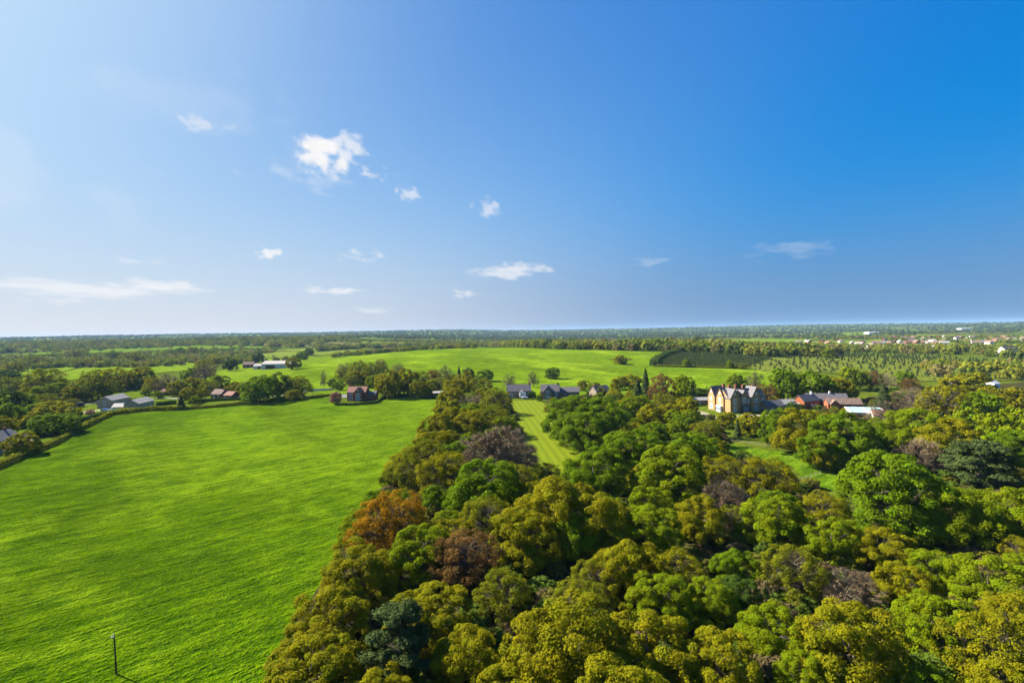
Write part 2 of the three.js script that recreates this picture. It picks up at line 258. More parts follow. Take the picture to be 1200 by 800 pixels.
// ------------------------------------------------------------------ plants: leaf-sized faces on clumps, carried by tapered limbs
class Faces {                                               // grows an indexed triangle mesh with colours
  constructor() { this.p = []; this.c = []; this.i = []; }
  quad(a, b, c, d, col) { const n = this.p.length / 3; for (const v of [a, b, c, d]) this.p.push(v[0], v[1], v[2]); for (let k = 0; k < 4; k++) this.c.push(col[0], col[1], col[2]); this.i.push(n, n + 1, n + 2, n, n + 2, n + 3); }
  leaf(x, y, z, nx, ny, nz, size, r, col, long = 1.25) {      // a folded leaf spray
    let l = Math.hypot(nx, ny, nz) || 1; nx /= l; ny /= l; nz /= l;
    let tx = r() - 0.5, ty = r() - 0.5, tz = r() - 0.5; const k = tx * nx + ty * ny + tz * nz; tx -= k * nx; ty -= k * ny; tz -= k * nz; l = Math.hypot(tx, ty, tz) || 1; tx /= l; ty /= l; tz /= l;
    const bx = ny * tz - nz * ty, by = nz * tx - nx * tz, bz = nx * ty - ny * tx, a = size * long * 0.5, b = size * 0.5, f = size * 0.16;
    this.quad([x - tx * a, y - ty * a, z - tz * a], [x + bx * b - nx * f, y + by * b - ny * f, z + bz * b - nz * f], [x + tx * a, y + ty * a, z + tz * a], [x - bx * b - nx * f, y - by * b - ny * f, z - bz * b - nz * f], col);
  }
  tube(pts, radii, sides, col) {
    const base = this.p.length / 3, up = new THREE.Vector3(0.13, 0.2, 1), t = new THREE.Vector3(), u = new THREE.Vector3(), v = new THREE.Vector3();
    for (let i = 0; i < pts.length; i++) {
      const a = pts[Math.max(0, i - 1)], b = pts[Math.min(pts.length - 1, i + 1)]; t.set(b[0] - a[0], b[1] - a[1], b[2] - a[2]).normalize(); u.crossVectors(t, up).normalize(); v.crossVectors(t, u);
      for (let k = 0; k < sides; k++) { const w = k / sides * 2 * Math.PI, c = Math.cos(w) * radii[i], s = Math.sin(w) * radii[i]; this.p.push(pts[i][0] + u.x * c + v.x * s, pts[i][1] + u.y * c + v.y * s, pts[i][2] + u.z * c + v.z * s); this.c.push(...col); }
    }
    for (let i = 0; i < pts.length - 1; i++) for (let k = 0; k < sides; k++) { const a = base + i * sides + k, b = base + i * sides + (k + 1) % sides; this.i.push(a, b, a + sides, b, b + sides, a + sides); }
  }
  geometry() { const g = new THREE.BufferGeometry(); g.setAttribute('position', new THREE.Float32BufferAttribute(this.p, 3)); g.setAttribute('color', new THREE.Float32BufferAttribute(this.c, 3)); g.setIndex(this.i); return g; }
}
const sphere = (r) => { const y = 2 * r() - 1, a = r() * 2 * Math.PI, s = Math.sqrt(1 - y * y); return [Math.cos(a) * s, y, Math.sin(a) * s]; };
const bent = (a, b, sag, r, n = 4) => { const out = []; for (let i = 0; i <= n; i++) { const t = i / n, w = Math.sin(t * Math.PI) * sag; out.push([lerp(a[0], b[0], t) + (r() - 0.5) * w, lerp(a[1], b[1], t) + (0.3 + 0.4 * r()) * w, lerp(a[2], b[2], t) + (r() - 0.5) * w]); } return out; };

// A broadleaf, 14 m across and 13 m tall before scaling. leafy 1 = full crown, 0.3 = just flushing with limbs in view, 0 = bare twigs.
function broadleaf(seed, { leaves = 15000, leaf = 0.34, lobesN = 9, clumpR = 0.17, twigs = 0, twigLeaf = 0, tall = 13, wide = 14, flat = 1, limbSides = 5 } = {}) {
  const r = rngOf(seed), R = wide / 2, wood = new Faces(), crown = new Faces(), lobes = [];
  const yMid = tall * 0.56, yR = tall * 0.44;
  lobes.push([(r() - 0.5) * R * 0.3, tall * 0.66, (r() - 0.5) * R * 0.3, R * (0.44 + 0.08 * r())]);
  for (let i = 0; i < lobesN; i++) {
    const a = (i + 0.55 * (r() - 0.5)) / lobesN * 2 * Math.PI * 2.4, ring = i / lobesN, rad = R * (0.44 + 0.20 * ring + 0.10 * (r() - 0.5));
    const y = tall * lerp(0.66, 0.25, ring) * (0.92 + 0.16 * r()), s = R * (0.36 + 0.14 * r());
    lobes.push([Math.cos(a) * rad, y, Math.sin(a) * rad, Math.min(s, (tall - y) * 0.9)]);
  }
  for (let i = 0; i < 6; i++) { const a = i + 0.5 * r(), q = R * (0.50 + 0.16 * r()); lobes.push([Math.cos(a * 1.047) * q, tall * (0.19 + 0.07 * r()), Math.sin(a * 1.047) * q, R * (0.30 + 0.10 * r())]); }
  const clumps = [];
  for (const L of lobes) {
    const n = Math.round(26 * Math.pow(L[3] / (R * 0.45), 2) * Math.pow(0.17 / clumpR, 2));
    for (let k = 0; k < n; k++) {
      const d = sphere(r); if (d[1] < -0.55) continue;
      const q = 0.80 + 0.25 * r(), c = [L[0] + d[0] * L[3] * q, L[1] + d[1] * L[3] * q * 0.82 * flat, L[2] + d[2] * L[3] * q];
      if (c[1] < tall * 0.045 || lobes.some((M) => M !== L && Math.hypot(c[0] - M[0], (c[1] - M[1]) * 1.2, c[2] - M[2]) < M[3] * 0.72)) continue;
      clumps.push([...c, R * clumpR * (0.62 + 0.75 * r()), d, L]);
    }
  }
  const per = leaves / clumps.length;
  for (const [cx, cy, cz, cr, d] of clumps) {
    const m = Math.round(per * Math.pow(cr / (R * clumpR), 2) * 0.95), tone = 0.84 + 0.32 * r(), warm = (r() - 0.5) * 0.16;
    for (let k = 0; k < m; k++) {
      const s = sphere(r); let x = s[0] + 0.75 * d[0], y = s[1] + 0.75 * d[1] + 0.25, z = s[2] + 0.75 * d[2]; const l = Math.hypot(x, y, z) || 1; x /= l; y /= l; z /= l;
      const q = cr * (0.45 + 0.62 * Math.sqrt(r())), t = tone * (0.82 + 0.36 * r());
      crown.leaf(cx + x * q, cy + y * q * 0.8, cz + z * q, x + (r() - 0.5) * 1.3, y + 0.25 + (r() - 0.5) * 1.3, z + (r() - 0.5) * 1.3, leaf * (0.65 + 0.7 * r()), r, [t * (1 + warm), t, t * (1 - warm)]);
    }
  }
  const bark = [0.9, 0.9, 0.9], tr = tall * 0.028, fork = [(r() - 0.5) * 0.5, tall * 0.26, (r() - 0.5) * 0.5];
  wood.tube([[0, -0.4, 0], [0.03, tall * 0.02, 0], [fork[0] * 0.5, tall * 0.13, fork[2] * 0.5], fork], [tr * 1.7, tr * 1.15, tr * 0.95, tr * 0.85], 7, bark);
  for (const L of lobes) {
    const e = [L[0] * 0.9, L[1], L[2] * 0.9], b = bent(fork, e, 1.2, r, 4);
    wood.tube(b, [tr * 0.62, tr * 0.5, tr * 0.4, tr * 0.3, tr * 0.18], limbSides, bark);
    const mine = clumps.filter((c) => c[5] === L), take = twigs ? mine : mine.filter((_, i) => i % 5 === 0);
    for (const c of take) { const from = b[2 + Math.floor(r() * 2)], tip = [c[0], c[1], c[2]]; wood.tube(bent(from, tip, 0.7, r, 3), [tr * 0.2, tr * 0.14, tr * 0.09, tr * 0.05], 3, bark);
      for (let k = 0; k < twigs; k++) { const s = sphere(r), w = [s[0] + 0.9 * c[4][0], s[1] + 0.9 * c[4][1] + 0.35, s[2] + 0.9 * c[4][2]], l = Math.hypot(...w), q = c[3] * (0.7 + 0.9 * r()); const e2 = [tip[0] + w[0] / l * q, tip[1] + w[1] / l * q, tip[2] + w[2] / l * q];
        crown.tube([tip.map((v, i) => lerp(v, from[i], 0.25 * r())), e2], [0.035, 0.016], 3, [twigLeaf, twigLeaf, twigLeaf].map((v) => v * (0.7 + 0.6 * r()))); } }
  }
  return { crown: crown.geometry(), wood: wood.geometry(), tall, wide };
}
function pine(seed, { tall = 15, wide = 12, leaves = 17000, leaf = 0.26 } = {}) {
  const r = rngOf(seed), wood = new Faces(), crown = new Faces(), R = wide / 2;
  const trunk = [[0, -0.4, 0], [0.1, tall * 0.3, 0.1], [0.3, tall * 0.6, -0.1], [0.2, tall * 0.92, 0]]; wood.tube(trunk, [0.42, 0.33, 0.24, 0.08], 7, [1, 1, 1]);
  const plates = [];
  for (let i = 0; i < 62; i++) { const t = Math.pow(r(), 0.8), y = tall * lerp(0.12, 0.97, t), rad = R * (1 - Math.pow(Math.abs(t - 0.3) / 0.9, 1.6)) * (0.35 + 0.6 * r()), a = i * 2.4; const c = [Math.cos(a) * rad, y, Math.sin(a) * rad, R * (0.17 + 0.12 * r())]; plates.push(c); wood.tube(bent([0.2, y - 0.6 - rad * 0.2, 0], c, 0.5, r, 3), [0.11, 0.08, 0.05, 0.02], 3, [1, 1, 1]); }
  for (const [cx, cy, cz, cr] of plates) { const tone = 0.8 + 0.4 * r(); for (let k = 0; k < leaves / 50; k++) { const s = sphere(r), q = cr * (0.3 + 0.8 * r()), t = tone * (0.75 + 0.5 * r()); crown.leaf(cx + s[0] * q, cy + s[1] * q * 0.5, cz + s[2] * q, s[0] + (r() - 0.5) * 1.5, Math.abs(s[1]) + 0.3, s[2] + (r() - 0.5) * 1.5, leaf * (0.6 + 0.7 * r()), r, [t, t, t], 1.9); } }
  return { crown: crown.geometry(), wood: wood.geometry(), tall, wide };
}
function spruce(seed, { tall = 14, wide = 5, boughs = 150, per = 22, leaf = 0.42 } = {}) {
  const r = rngOf(seed), wood = new Faces(), crown = new Faces(), R = wide / 2;
  wood.tube([[0, -0.3, 0], [0, tall * 0.5, 0], [0, tall * 0.98, 0]], [tall * 0.016, tall * 0.01, 0.02], 5, [1, 1, 1]);
  for (let i = 0; i < boughs; i++) {
    const t = (i + r()) / boughs, y = tall * lerp(0.05, 0.98, t), len = R * Math.pow(1 - t, 0.85) * (0.75 + 0.45 * r()) + 0.1, a = i * 2.39996, tone = 0.8 + 0.4 * r();
    for (let k = 0; k < per; k++) { const q = Math.sqrt(r()) * len, w = a + (r() - 0.5) * 0.75, x = Math.cos(w) * q, z = Math.sin(w) * q, s = tone * (0.75 + 0.5 * r()); crown.leaf(x, y - q * 0.28 + (r() - 0.5) * 0.3, z, Math.cos(w) + (r() - 0.5), 0.9 + (r() - 0.5), Math.sin(w) + (r() - 0.5), leaf * (0.6 + 0.6 * r()), r, [s, s, s], 1.6); }
  }
  return { crown: crown.geometry(), wood: wood.geometry(), tall, wide };
}
const leafMat = (name, r, g, b, through = 0.42) => new THREE.MeshPhysicalMaterial({ name, color: rgb(r, g, b), vertexColors: true, flatShading: true, roughness: 0.9, specularIntensity: 0.03, transmission: through, thickness: 0, side: THREE.DoubleSide });
const LEAF = {
  lime: leafMat('lime_leaf', 0.150, 0.196, 0.0022), green: leafMat('green_leaf', 0.108, 0.172, 0.0025), gold: leafMat('gold_leaf', 0.186, 0.180, 0.0030), olive: leafMat('olive_leaf', 0.152, 0.165, 0.005),
  orange: leafMat('orange_leaf', 0.260, 0.135, 0.004), copper: leafMat('copper_leaf', 0.150, 0.085, 0.022), dark: leafMat('dark_needle', 0.046, 0.066, 0.018, 0.12), pale: leafMat('pale_leaf', 0.21, 0.22, 0.045), deep: leafMat('deep_green_leaf', 0.052, 0.092, 0.009),
  twig: leafMat('bare_twig', 0.200, 0.150, 0.090, 0.05), blossom: leafMat('pink_leaf', 0.27, 0.14, 0.10) };
const barkMat = new THREE.MeshStandardMaterial({ color: rgb(0.075, 0.058, 0.04), roughness: 1, vertexColors: true, flatShading: true });
const FORM = {};
const near = (list) => list;
FORM.full = [11, 12, 13, 14, 15].map((s, i) => broadleaf(s, { leaves: 34000, leaf: 0.255, lobesN: 10 + i % 3, clumpR: [0.17, 0.15, 0.19, 0.16, 0.18][i] }));
FORM.open = [21, 22, 23].map((s) => broadleaf(s, { leaves: 14500, leaf: 0.24, lobesN: 10, clumpR: 0.145, twigs: 2, twigLeaf: 0.6 }));
FORM.bare = [31, 32].map((s) => broadleaf(s, { leaves: 3800, leaf: 0.20, lobesN: 10, clumpR: 0.14, twigs: 26, twigLeaf: 1 }));
FORM.mid = [41, 42, 43, 44].map((s, i) => broadleaf(s, { leaves: 4200, leaf: 0.66, lobesN: 7 + i % 3, clumpR: 0.2, limbSides: 3 }));
FORM.midopen = [51, 52].map((s) => broadleaf(s, { leaves: 2300, leaf: 0.52, lobesN: 9, clumpR: 0.16, twigs: 3, twigLeaf: 0.7, limbSides: 3 }));
FORM.far = [61, 62, 63].map((s) => broadleaf(s, { leaves: 460, leaf: 1.7, lobesN: 5, clumpR: 0.3, limbSides: 3 }));
FORM.midbare = [53, 54].map((s) => broadleaf(s, { leaves: 420, leaf: 0.34, lobesN: 9, clumpR: 0.17, twigs: 7, twigLeaf: 1, limbSides: 3 }));
FORM.pine = [71, 72].map((s) => pine(s));
FORM.spruce = [81, 82].map((s) => spruce(s));
FORM.young = [91, 92].map((s) => spruce(s, { tall: 4, wide: 2.7, boughs: 26, per: 7, leaf: 0.62 }));

// kind -> [form, leaf material, words]
const KIND = {
  lime: ['full', 'lime', 'bright lime-green leafy'], green: ['full', 'green', 'rich green leafy'], gold: ['full', 'gold', 'golden-green leafy'], olive: ['open', 'olive', 'thin olive-leaved'], orange: ['open', 'orange', 'orange-leaved'],
  copper: ['open', 'copper', 'copper-brown leaved'], goldopen: ['open', 'gold', 'golden half-open'], bare: ['bare', 'twig', 'bare grey-brown twiggy'], pine: ['pine', 'dark', 'dark blue-green pine'], spruce: ['spruce', 'dark', 'tall dark conical'],
  deep: ['full', 'deep', 'dark green dense'], pale: ['open', 'pale', 'pale fresh-leaved'], blossom: ['full', 'blossom', 'small pink-leaved'] };
const MIDFORM = { full: 'mid', open: 'midopen', bare: 'midbare', pine: 'pine', spruce: 'spruce' };
const standing = [];                                        // every tree so far: x, z, radius
let treeCount = 0;
function plantTree(kind, at, wide, tall, zone, { label, name, hue } = {}) {
  const [form0, mat, words] = KIND[kind], dist = Math.hypot(at.x, at.z), form = dist > 235 ? MIDFORM[form0] : form0, list = FORM[form], f = list[treeCount++ % list.length], r = rngOf(Math.round(at.x * 31 + at.z * 17) + 5);
  const nm = name || (form0 === 'pine' ? 'pine_tree' : form0 === 'spruce' ? 'conifer_tree' : form0 === 'bare' ? 'bare_tree' : form0 === 'open' ? 'thin_leaved_tree' : 'broadleaf_tree');
  const g = thing(nm, label || `${words} tree ${zone}`, 'tree', at, r() * 6.28, label ? undefined : `${words} trees ${zone}`);
  g.scale.set(wide / f.wide, tall / f.tall, wide / f.wide * (0.92 + 0.16 * r()));
  part('trunk', f.wood, barkMat, g); part('crown', f.crown, LEAF[mat], g);
  standing.push([at.x, at.z, wide / 2]);
  return g;
}
// [x, top y, width] in the photograph give a tree its place and size; ratio = height over width
function seenTree(kind, px, top, w, zone, opt = {}) {
  const ratio = opt.ratio ?? ({ pine: 1.15, spruce: 2.4, bare: 0.9, blossom: 1 }[kind] ?? 0.88), at = ground(px, top + ratio * w), k = metresPerPixel(at);
  return plantTree(kind, at, w * k, w * k * ratio, zone, opt);
}
const Z = { belt: 'in the belt between pasture field and striped lawn', centre: 'in the wood below the striped lawn', lawn: 'beside the striped lawn and its cottages', house: 'in the grounds of the stone mansion', park: 'round the clearing below the stone mansion', east: 'in the wood beyond the clearing', hamlet: 'among the hamlet gardens by the field hedge', farm: 'near the far farm barns', brick: 'behind the red brick house', fields: 'among the distant hedged fields', crest: 'along the crest of the pasture hill', plantation: 'near the conifer plantation' };
for (const [k, x, t, w, z, o] of [
  // belt along the field edge
  ['gold', 538, 441, 34, 'belt'], ['gold', 528, 452, 34, 'belt'], ['gold', 522, 466, 38, 'belt'], ['gold', 530, 474, 40, 'belt'], ['gold', 552, 478, 42, 'belt'], ['gold', 515, 482, 42, 'belt'], ['bare', 552, 459, 28, 'belt'], ['olive', 583, 452, 38, 'belt'], ['olive', 578, 470, 44, 'belt'],
  ['lime', 592, 485, 32, 'belt'], ['bare', 586, 492, 84, 'belt', { label: 'wide bare brown twiggy tree overhanging the striped lawn' }], ['gold', 510, 500, 50, 'belt'], ['olive', 562, 439, 30, 'belt'], ['gold', 546, 434, 26, 'belt'],
  ['olive', 495, 511, 72, 'belt'], ['lime', 462, 540, 36, 'belt'], ['goldopen', 520, 523, 70, 'belt'], ['gold', 478, 522, 52, 'belt'],
  // lower wood
  ['green', 566, 532, 88, 'centre', { label: 'round bright green tree beside a bare tree in the belt' }], ['olive', 606, 538, 58, 'centre'], ['olive', 640, 538, 42, 'centre'],
  ['orange', 456, 571, 94, 'centre', { label: 'orange-brown spreading tree overhanging the big pasture field' }], ['copper', 545, 612, 86, 'centre'], ['lime', 489, 610, 80, 'centre'], ['gold', 421, 632, 86, 'centre'], ['gold', 388, 684, 92, 'centre'], ['gold', 366, 738, 112, 'centre'],
  ['pine', 470, 700, 92, 'centre', { label: 'grey-green pine standing in the golden wood' }], ['gold', 551, 728, 92, 'centre'], ['olive', 590, 660, 70, 'centre'], ['gold', 652, 552, 104, 'centre'], ['gold', 616, 588, 84, 'centre'], ['gold', 700, 570, 90, 'centre'], ['green', 684, 596, 70, 'centre'],
  ['gold', 662, 698, 140, 'centre'], ['gold', 738, 628, 84, 'centre'], ['lime', 760, 586, 78, 'centre'], ['gold', 819, 578, 66, 'centre'], ['goldopen', 792, 640, 70, 'centre'], ['lime', 772, 668, 72, 'centre'], ['gold', 760, 712, 110, 'centre'], ['gold', 845, 735, 100, 'centre'], ['olive', 700, 650, 60, 'centre'],
  ['bare', 850, 560, 56, 'centre'], ['olive', 862, 588, 46, 'centre'], ['green', 862, 640, 52, 'centre'], ['deep', 862, 672, 54, 'centre'], ['lime', 905, 706, 78, 'centre'], ['lime', 830, 672, 66, 'centre'],
  ['gold', 997, 698, 122, 'centre', { label: 'orange-gold dense round tree beside a bare twiggy tree' }], ['bare', 998, 664, 62, 'centre'], ['olive', 932, 632, 78, 'centre'], ['lime', 976, 602, 66, 'centre'], ['lime', 912, 576, 74, 'centre'], ['goldopen', 966, 574, 60, 'centre'],
  ['gold', 1036, 614, 64, 'centre'], ['lime', 1098, 690, 90, 'centre'], ['goldopen', 1156, 712, 104, 'centre'], ['green', 1090, 776, 70, 'centre'], ['lime', 1088, 640, 58, 'centre'], ['lime', 1160, 646, 84, 'centre'], ['gold', 1200, 690, 90, 'centre'], ['lime', 940, 760, 70, 'centre'], ['gold', 1180, 770, 90, 'centre'], ['gold', 600, 770, 90, 'centre'], ['gold', 440, 780, 90, 'centre'],
  // lawn side
  ['green', 672, 457, 62, 'lawn'], ['green', 708, 462, 58, 'lawn'], ['green', 690, 478, 60, 'lawn'], ['green', 668, 482, 44, 'lawn'], ['copper', 706, 494, 40, 'lawn'], ['green', 746, 495, 76, 'lawn'], ['green', 697, 519, 76, 'lawn'], ['lime', 781, 516, 86, 'lawn'], ['green', 815, 503, 66, 'lawn'], ['gold', 838, 511, 32, 'lawn'],
  ['lime', 749, 461, 36, 'lawn'], ['deep', 722, 462, 22, 'lawn'], ['gold', 726, 439, 20, 'lawn'], ['gold', 742, 437, 20, 'lawn'], ['green', 647, 429, 17, 'lawn'], ['bare', 625, 434, 14, 'lawn', { ratio: 1.4 }], ['bare', 597, 436, 15, 'lawn', { ratio: 1.3 }], ['gold', 684, 444, 16, 'lawn'], ['bare', 696, 446, 14, 'lawn'], ['deep', 624, 457, 9, 'lawn', { ratio: 1 }], ['gold', 637, 456, 11, 'lawn'], ['green', 632, 462, 8, 'lawn', { ratio: 1 }], ['gold', 642, 474, 10, 'lawn'],
  // mansion grounds
  ['spruce', 757, 431, 15, 'house', { label: 'tallest dark conical conifer between cottages and mansion' }], ['spruce', 748, 444, 19, 'house', { label: 'broad dark conifer just before the tallest conical one', ratio: 1.6 }], ['copper', 777, 435, 32, 'house', { ratio: 1.2 }], ['lime', 802, 437, 26, 'house', { ratio: 1.3 }], ['olive', 780, 458, 32, 'house'], ['gold', 801, 462, 28, 'house'], ['lime', 792, 478, 30, 'house'], ['lime', 810, 478, 28, 'house'], ['deep', 812, 458, 16, 'house'],
  ['gold', 851, 480, 24, 'house'], ['lime', 834, 492, 24, 'house'], ['spruce', 865, 490, 11, 'house', { label: 'narrow dark conifer in front of the stone mansion', ratio: 2.2 }], ['gold', 880, 482, 32, 'house'], ['green', 896, 484, 30, 'house'], ['green', 914, 474, 40, 'house', { ratio: 1.2 }], ['deep', 905, 492, 24, 'house', { ratio: 1.2 }], ['deep', 931, 469, 18, 'house', { ratio: 1 }],
  ['copper', 897, 447, 28, 'house', { label: 'red-brown tree behind the end gable of the mansion', ratio: 1 }], ['copper', 838, 450, 14, 'house', { label: 'small red-brown tree behind the mansion gables', ratio: 1.4 }], ['lime', 863, 437, 24, 'house'], ['bare', 885, 434, 20, 'house', { ratio: 1.2 }], ['green', 924, 428, 42, 'house', { ratio: 1 }], ['green', 954, 431, 40, 'house', { ratio: 1 }], ['gold', 981, 440, 38, 'house', { ratio: 0.76 }], ['gold', 914, 460, 10, 'house'], ['gold', 992, 477, 12, 'house'], ['deep', 828, 459, 14, 'house', { ratio: 0.8 }], ['deep', 820, 460, 14, 'house', { ratio: 0.8 }],
  // clearing
  ['goldopen', 852, 529, 62, 'park'], ['goldopen', 903, 529, 72, 'park'], ['gold', 946, 474, 66, 'park'], ['green', 992, 478, 76, 'park'], ['green', 966, 500, 56, 'park'], ['gold', 968, 512, 44, 'park'], ['green', 1046, 523, 122, 'park', { label: 'largest round green tree at the end of the clearing', ratio: 0.85 }],
  // wood beyond
  ['lime', 1072, 472, 72, 'east'], ['bare', 1080, 509, 50, 'east'], ['pine', 1148, 512, 74, 'east', { label: 'dark spreading pine beyond the clearing', ratio: 0.8 }], ['goldopen', 1105, 446, 54, 'east'], ['green', 1150, 456, 48, 'east'], ['bare', 1037, 466, 36, 'east'], ['spruce', 1036, 450, 26, 'east', { label: 'dark green conical tree behind the glass-roofed building', ratio: 1.2 }], ['olive', 992, 446, 24, 'east'],
  ['gold', 1112, 486, 74, 'east'], ['lime', 1186, 474, 62, 'east'], ['lime', 1128, 564, 86, 'east'], ['lime', 1182, 566, 88, 'east'], ['green', 1195, 498, 60, 'east'], ['copper', 1022, 433, 22, 'east', { label: 'dark red-leaved tree behind the outbuildings', ratio: 1 }], ['lime', 1002, 427, 34, 'east'], ['bare', 1040, 436, 22, 'east'], ['green', 1058, 434, 22, 'east'], ['copper', 1068, 441, 22, 'east'], ['gold', 1130, 433, 52, 'east', { ratio: 0.6 }], ['bare', 1070, 452, 34, 'east'], ['lime', 1040, 488, 44, 'east'], ['lime', 1060, 502, 50, 'east'], ['gold', 1018, 505, 40, 'east'], ['goldopen', 1170, 450, 40, 'east'], ['gold', 1195, 452, 40, 'east'], ['lime', 1140, 475, 46, 'east'],
  // hamlet
  ['lime', 62, 446, 36, 'hamlet', { ratio: 0.7 }], ['green', 108, 445, 38, 'hamlet', { ratio: 0.6 }], ['deep', 12, 455, 40, 'hamlet'], ['green', 26, 458, 32, 'hamlet'], ['olive', 52, 458, 26, 'hamlet'], ['gold', 62, 468, 54, 'hamlet', { ratio: 0.55 }], ['green', 66, 482, 48, 'hamlet', { label: 'spreading dark green tree on the field hedge by the hamlet', ratio: 0.55 }], ['green', 10, 470, 34, 'hamlet'], ['gold', 25, 504, 36, 'hamlet', { label: 'round golden-green tree beside the slate-roofed farmhouse', ratio: 0.8 }],
  ['olive', 55, 427, 46, 'hamlet'], ['olive', 115, 428, 46, 'hamlet'], ['goldopen', 135, 428, 34, 'hamlet'], ['gold', 164, 427, 32, 'hamlet'], ['bare', 198, 436, 36, 'hamlet', { ratio: 0.7 }], ['gold', 222, 452, 22, 'hamlet'], ['lime', 170, 454, 11, 'hamlet'], ['spruce', 212, 463, 12, 'hamlet', { label: 'dark dense evergreen standing in the field hedge', ratio: 1.4 }], ['gold', 228, 440, 24, 'hamlet'], ['olive', 245, 442, 24, 'hamlet'], ['green', 222, 430, 20, 'hamlet'], ['gold', 236, 455, 14, 'hamlet'], ['lime', 228, 463, 12, 'hamlet'],
  ['green', 304, 438, 38, 'hamlet', { label: 'broad dark green tree casting shade into the pasture field', ratio: 0.9 }], ['green', 326, 434, 36, 'hamlet'], ['olive', 350, 437, 32, 'hamlet'], ['gold', 345, 455, 20, 'hamlet', { ratio: 0.7 }], ['goldopen', 288, 444, 24, 'hamlet'], ['bare', 379, 432, 9, 'hamlet', { label: 'slender bare tree standing by the lane', ratio: 2.6 }], ['deep', 389, 443, 11, 'hamlet'], ['blossom', 105, 479, 10, 'hamlet', { label: 'small pink-leaved garden tree by the parked cars', ratio: 0.75 }], ['blossom', 393, 458, 13, 'hamlet', { label: 'pinkish bare-looking tree at the red brick house garden corner', ratio: 1.1 }], ['bare', 240, 424, 30, 'hamlet', { ratio: 0.8 }], ['green', 190, 448, 12, 'hamlet'], ['gold', 275, 446, 16, 'hamlet'], ['green', 150, 447, 14, 'hamlet', { ratio: 0.6 }],
  ['olive', 15, 438, 30, 'hamlet'], ['gold', 40, 440, 30, 'hamlet'], ['gold', 86, 449, 26, 'hamlet'], ['green', 44, 470, 30, 'hamlet', { ratio: 0.7 }], ['gold', 4, 486, 30, 'hamlet', { ratio: 0.8 }], ['goldopen', 96, 455, 18, 'hamlet'], ['green', 131, 444, 22, 'hamlet', { ratio: 0.7 }], ['gold', 150, 438, 20, 'hamlet'], ['goldopen', 181, 440, 24, 'hamlet'], ['gold', 209, 444, 22, 'hamlet'], ['lime', 257, 438, 20, 'hamlet'], ['lime', 186, 458, 10, 'hamlet'], ['gold', 268, 451, 13, 'hamlet'], ['goldopen', 30, 484, 24, 'hamlet', { ratio: 0.7 }], ['olive', 82, 466, 18, 'hamlet', { ratio: 0.6 }],
  // brick house
  ['bare', 405, 423, 20, 'brick'], ['olive', 420, 420, 26, 'brick', { ratio: 1.1 }], ['olive', 437, 421, 26, 'brick', { ratio: 1.1 }], ['gold', 420, 432, 24, 'brick'], ['pale', 446, 418, 18, 'brick', { ratio: 1.2 }], ['gold', 455, 431, 32, 'brick', { ratio: 1.1 }], ['gold', 477, 429, 28, 'brick', { ratio: 1.2 }], ['olive', 492, 432, 24, 'brick', { ratio: 1.2 }], ['copper', 508, 431, 18, 'brick'], ['bare', 524, 426, 24, 'brick', { ratio: 1.2 }], ['gold', 505, 443, 22, 'brick'], ['pale', 466, 425, 16, 'brick'], ['spruce', 538, 428, 7, 'brick', { ratio: 2.6 }], ['deep', 549, 430, 13, 'brick'], ['green', 569, 431, 18, 'brick'], ['olive', 400, 430, 18, 'brick'], ['gold', 500, 452, 16, 'brick'], ['olive', 484, 445, 16, 'brick'],
  ['olive', 411, 436, 22, 'brick'], ['gold', 466, 440, 26, 'brick'], ['gold', 492, 445, 24, 'brick'], ['olive', 514, 440, 24, 'brick'], ['lime', 440, 437, 20, 'brick'], ['green', 396, 445, 14, 'brick'], ['goldopen', 530, 436, 22, 'brick'],
  // barns and far fields
  ['deep', 302, 412, 13, 'farm', { ratio: 1 }], ['gold', 343, 417, 18, 'farm'], ['green', 354, 410, 14, 'farm'], ['deep', 362, 407, 11, 'farm'], ['deep', 270, 419, 18, 'farm'], ['deep', 318, 424, 8, 'farm'], ['olive', 240, 420, 24, 'farm'], ['olive', 255, 416, 14, 'farm'], ['green', 132, 410, 14, 'fields'], ['olive', 150, 412, 22, 'fields', { ratio: 0.6 }], ['olive', 160, 411, 18, 'fields'], ['olive', 95, 419, 22, 'fields', { ratio: 0.5 }], ['gold', 110, 417, 20, 'fields', { ratio: 0.5 }], ['olive', 15, 422, 30, 'fields', { ratio: 0.6 }], ['deep', 8, 432, 26, 'fields', { ratio: 0.6 }], ['olive', 40, 414, 28, 'fields', { ratio: 0.6 }], ['olive', 90, 407, 30, 'fields', { ratio: 0.4 }], ['olive', 226, 405, 12, 'fields'], ['green', 210, 406, 12, 'fields'],
  ['lime', 805, 420, 11, 'plantation', { ratio: 0.95 }], ['lime', 856, 421, 9, 'plantation', { ratio: 1.2 }], ['olive', 871, 424, 14, 'plantation', { ratio: 0.6 }], ['lime', 972, 407, 14, 'plantation', { ratio: 0.9 }],
  ['gold', 727, 415, 16, 'crest', { label: 'lone round tree in the middle of the hill pasture', ratio: 0.75 }]]) seenTree(k, x, t, w, Z[z], o || {});

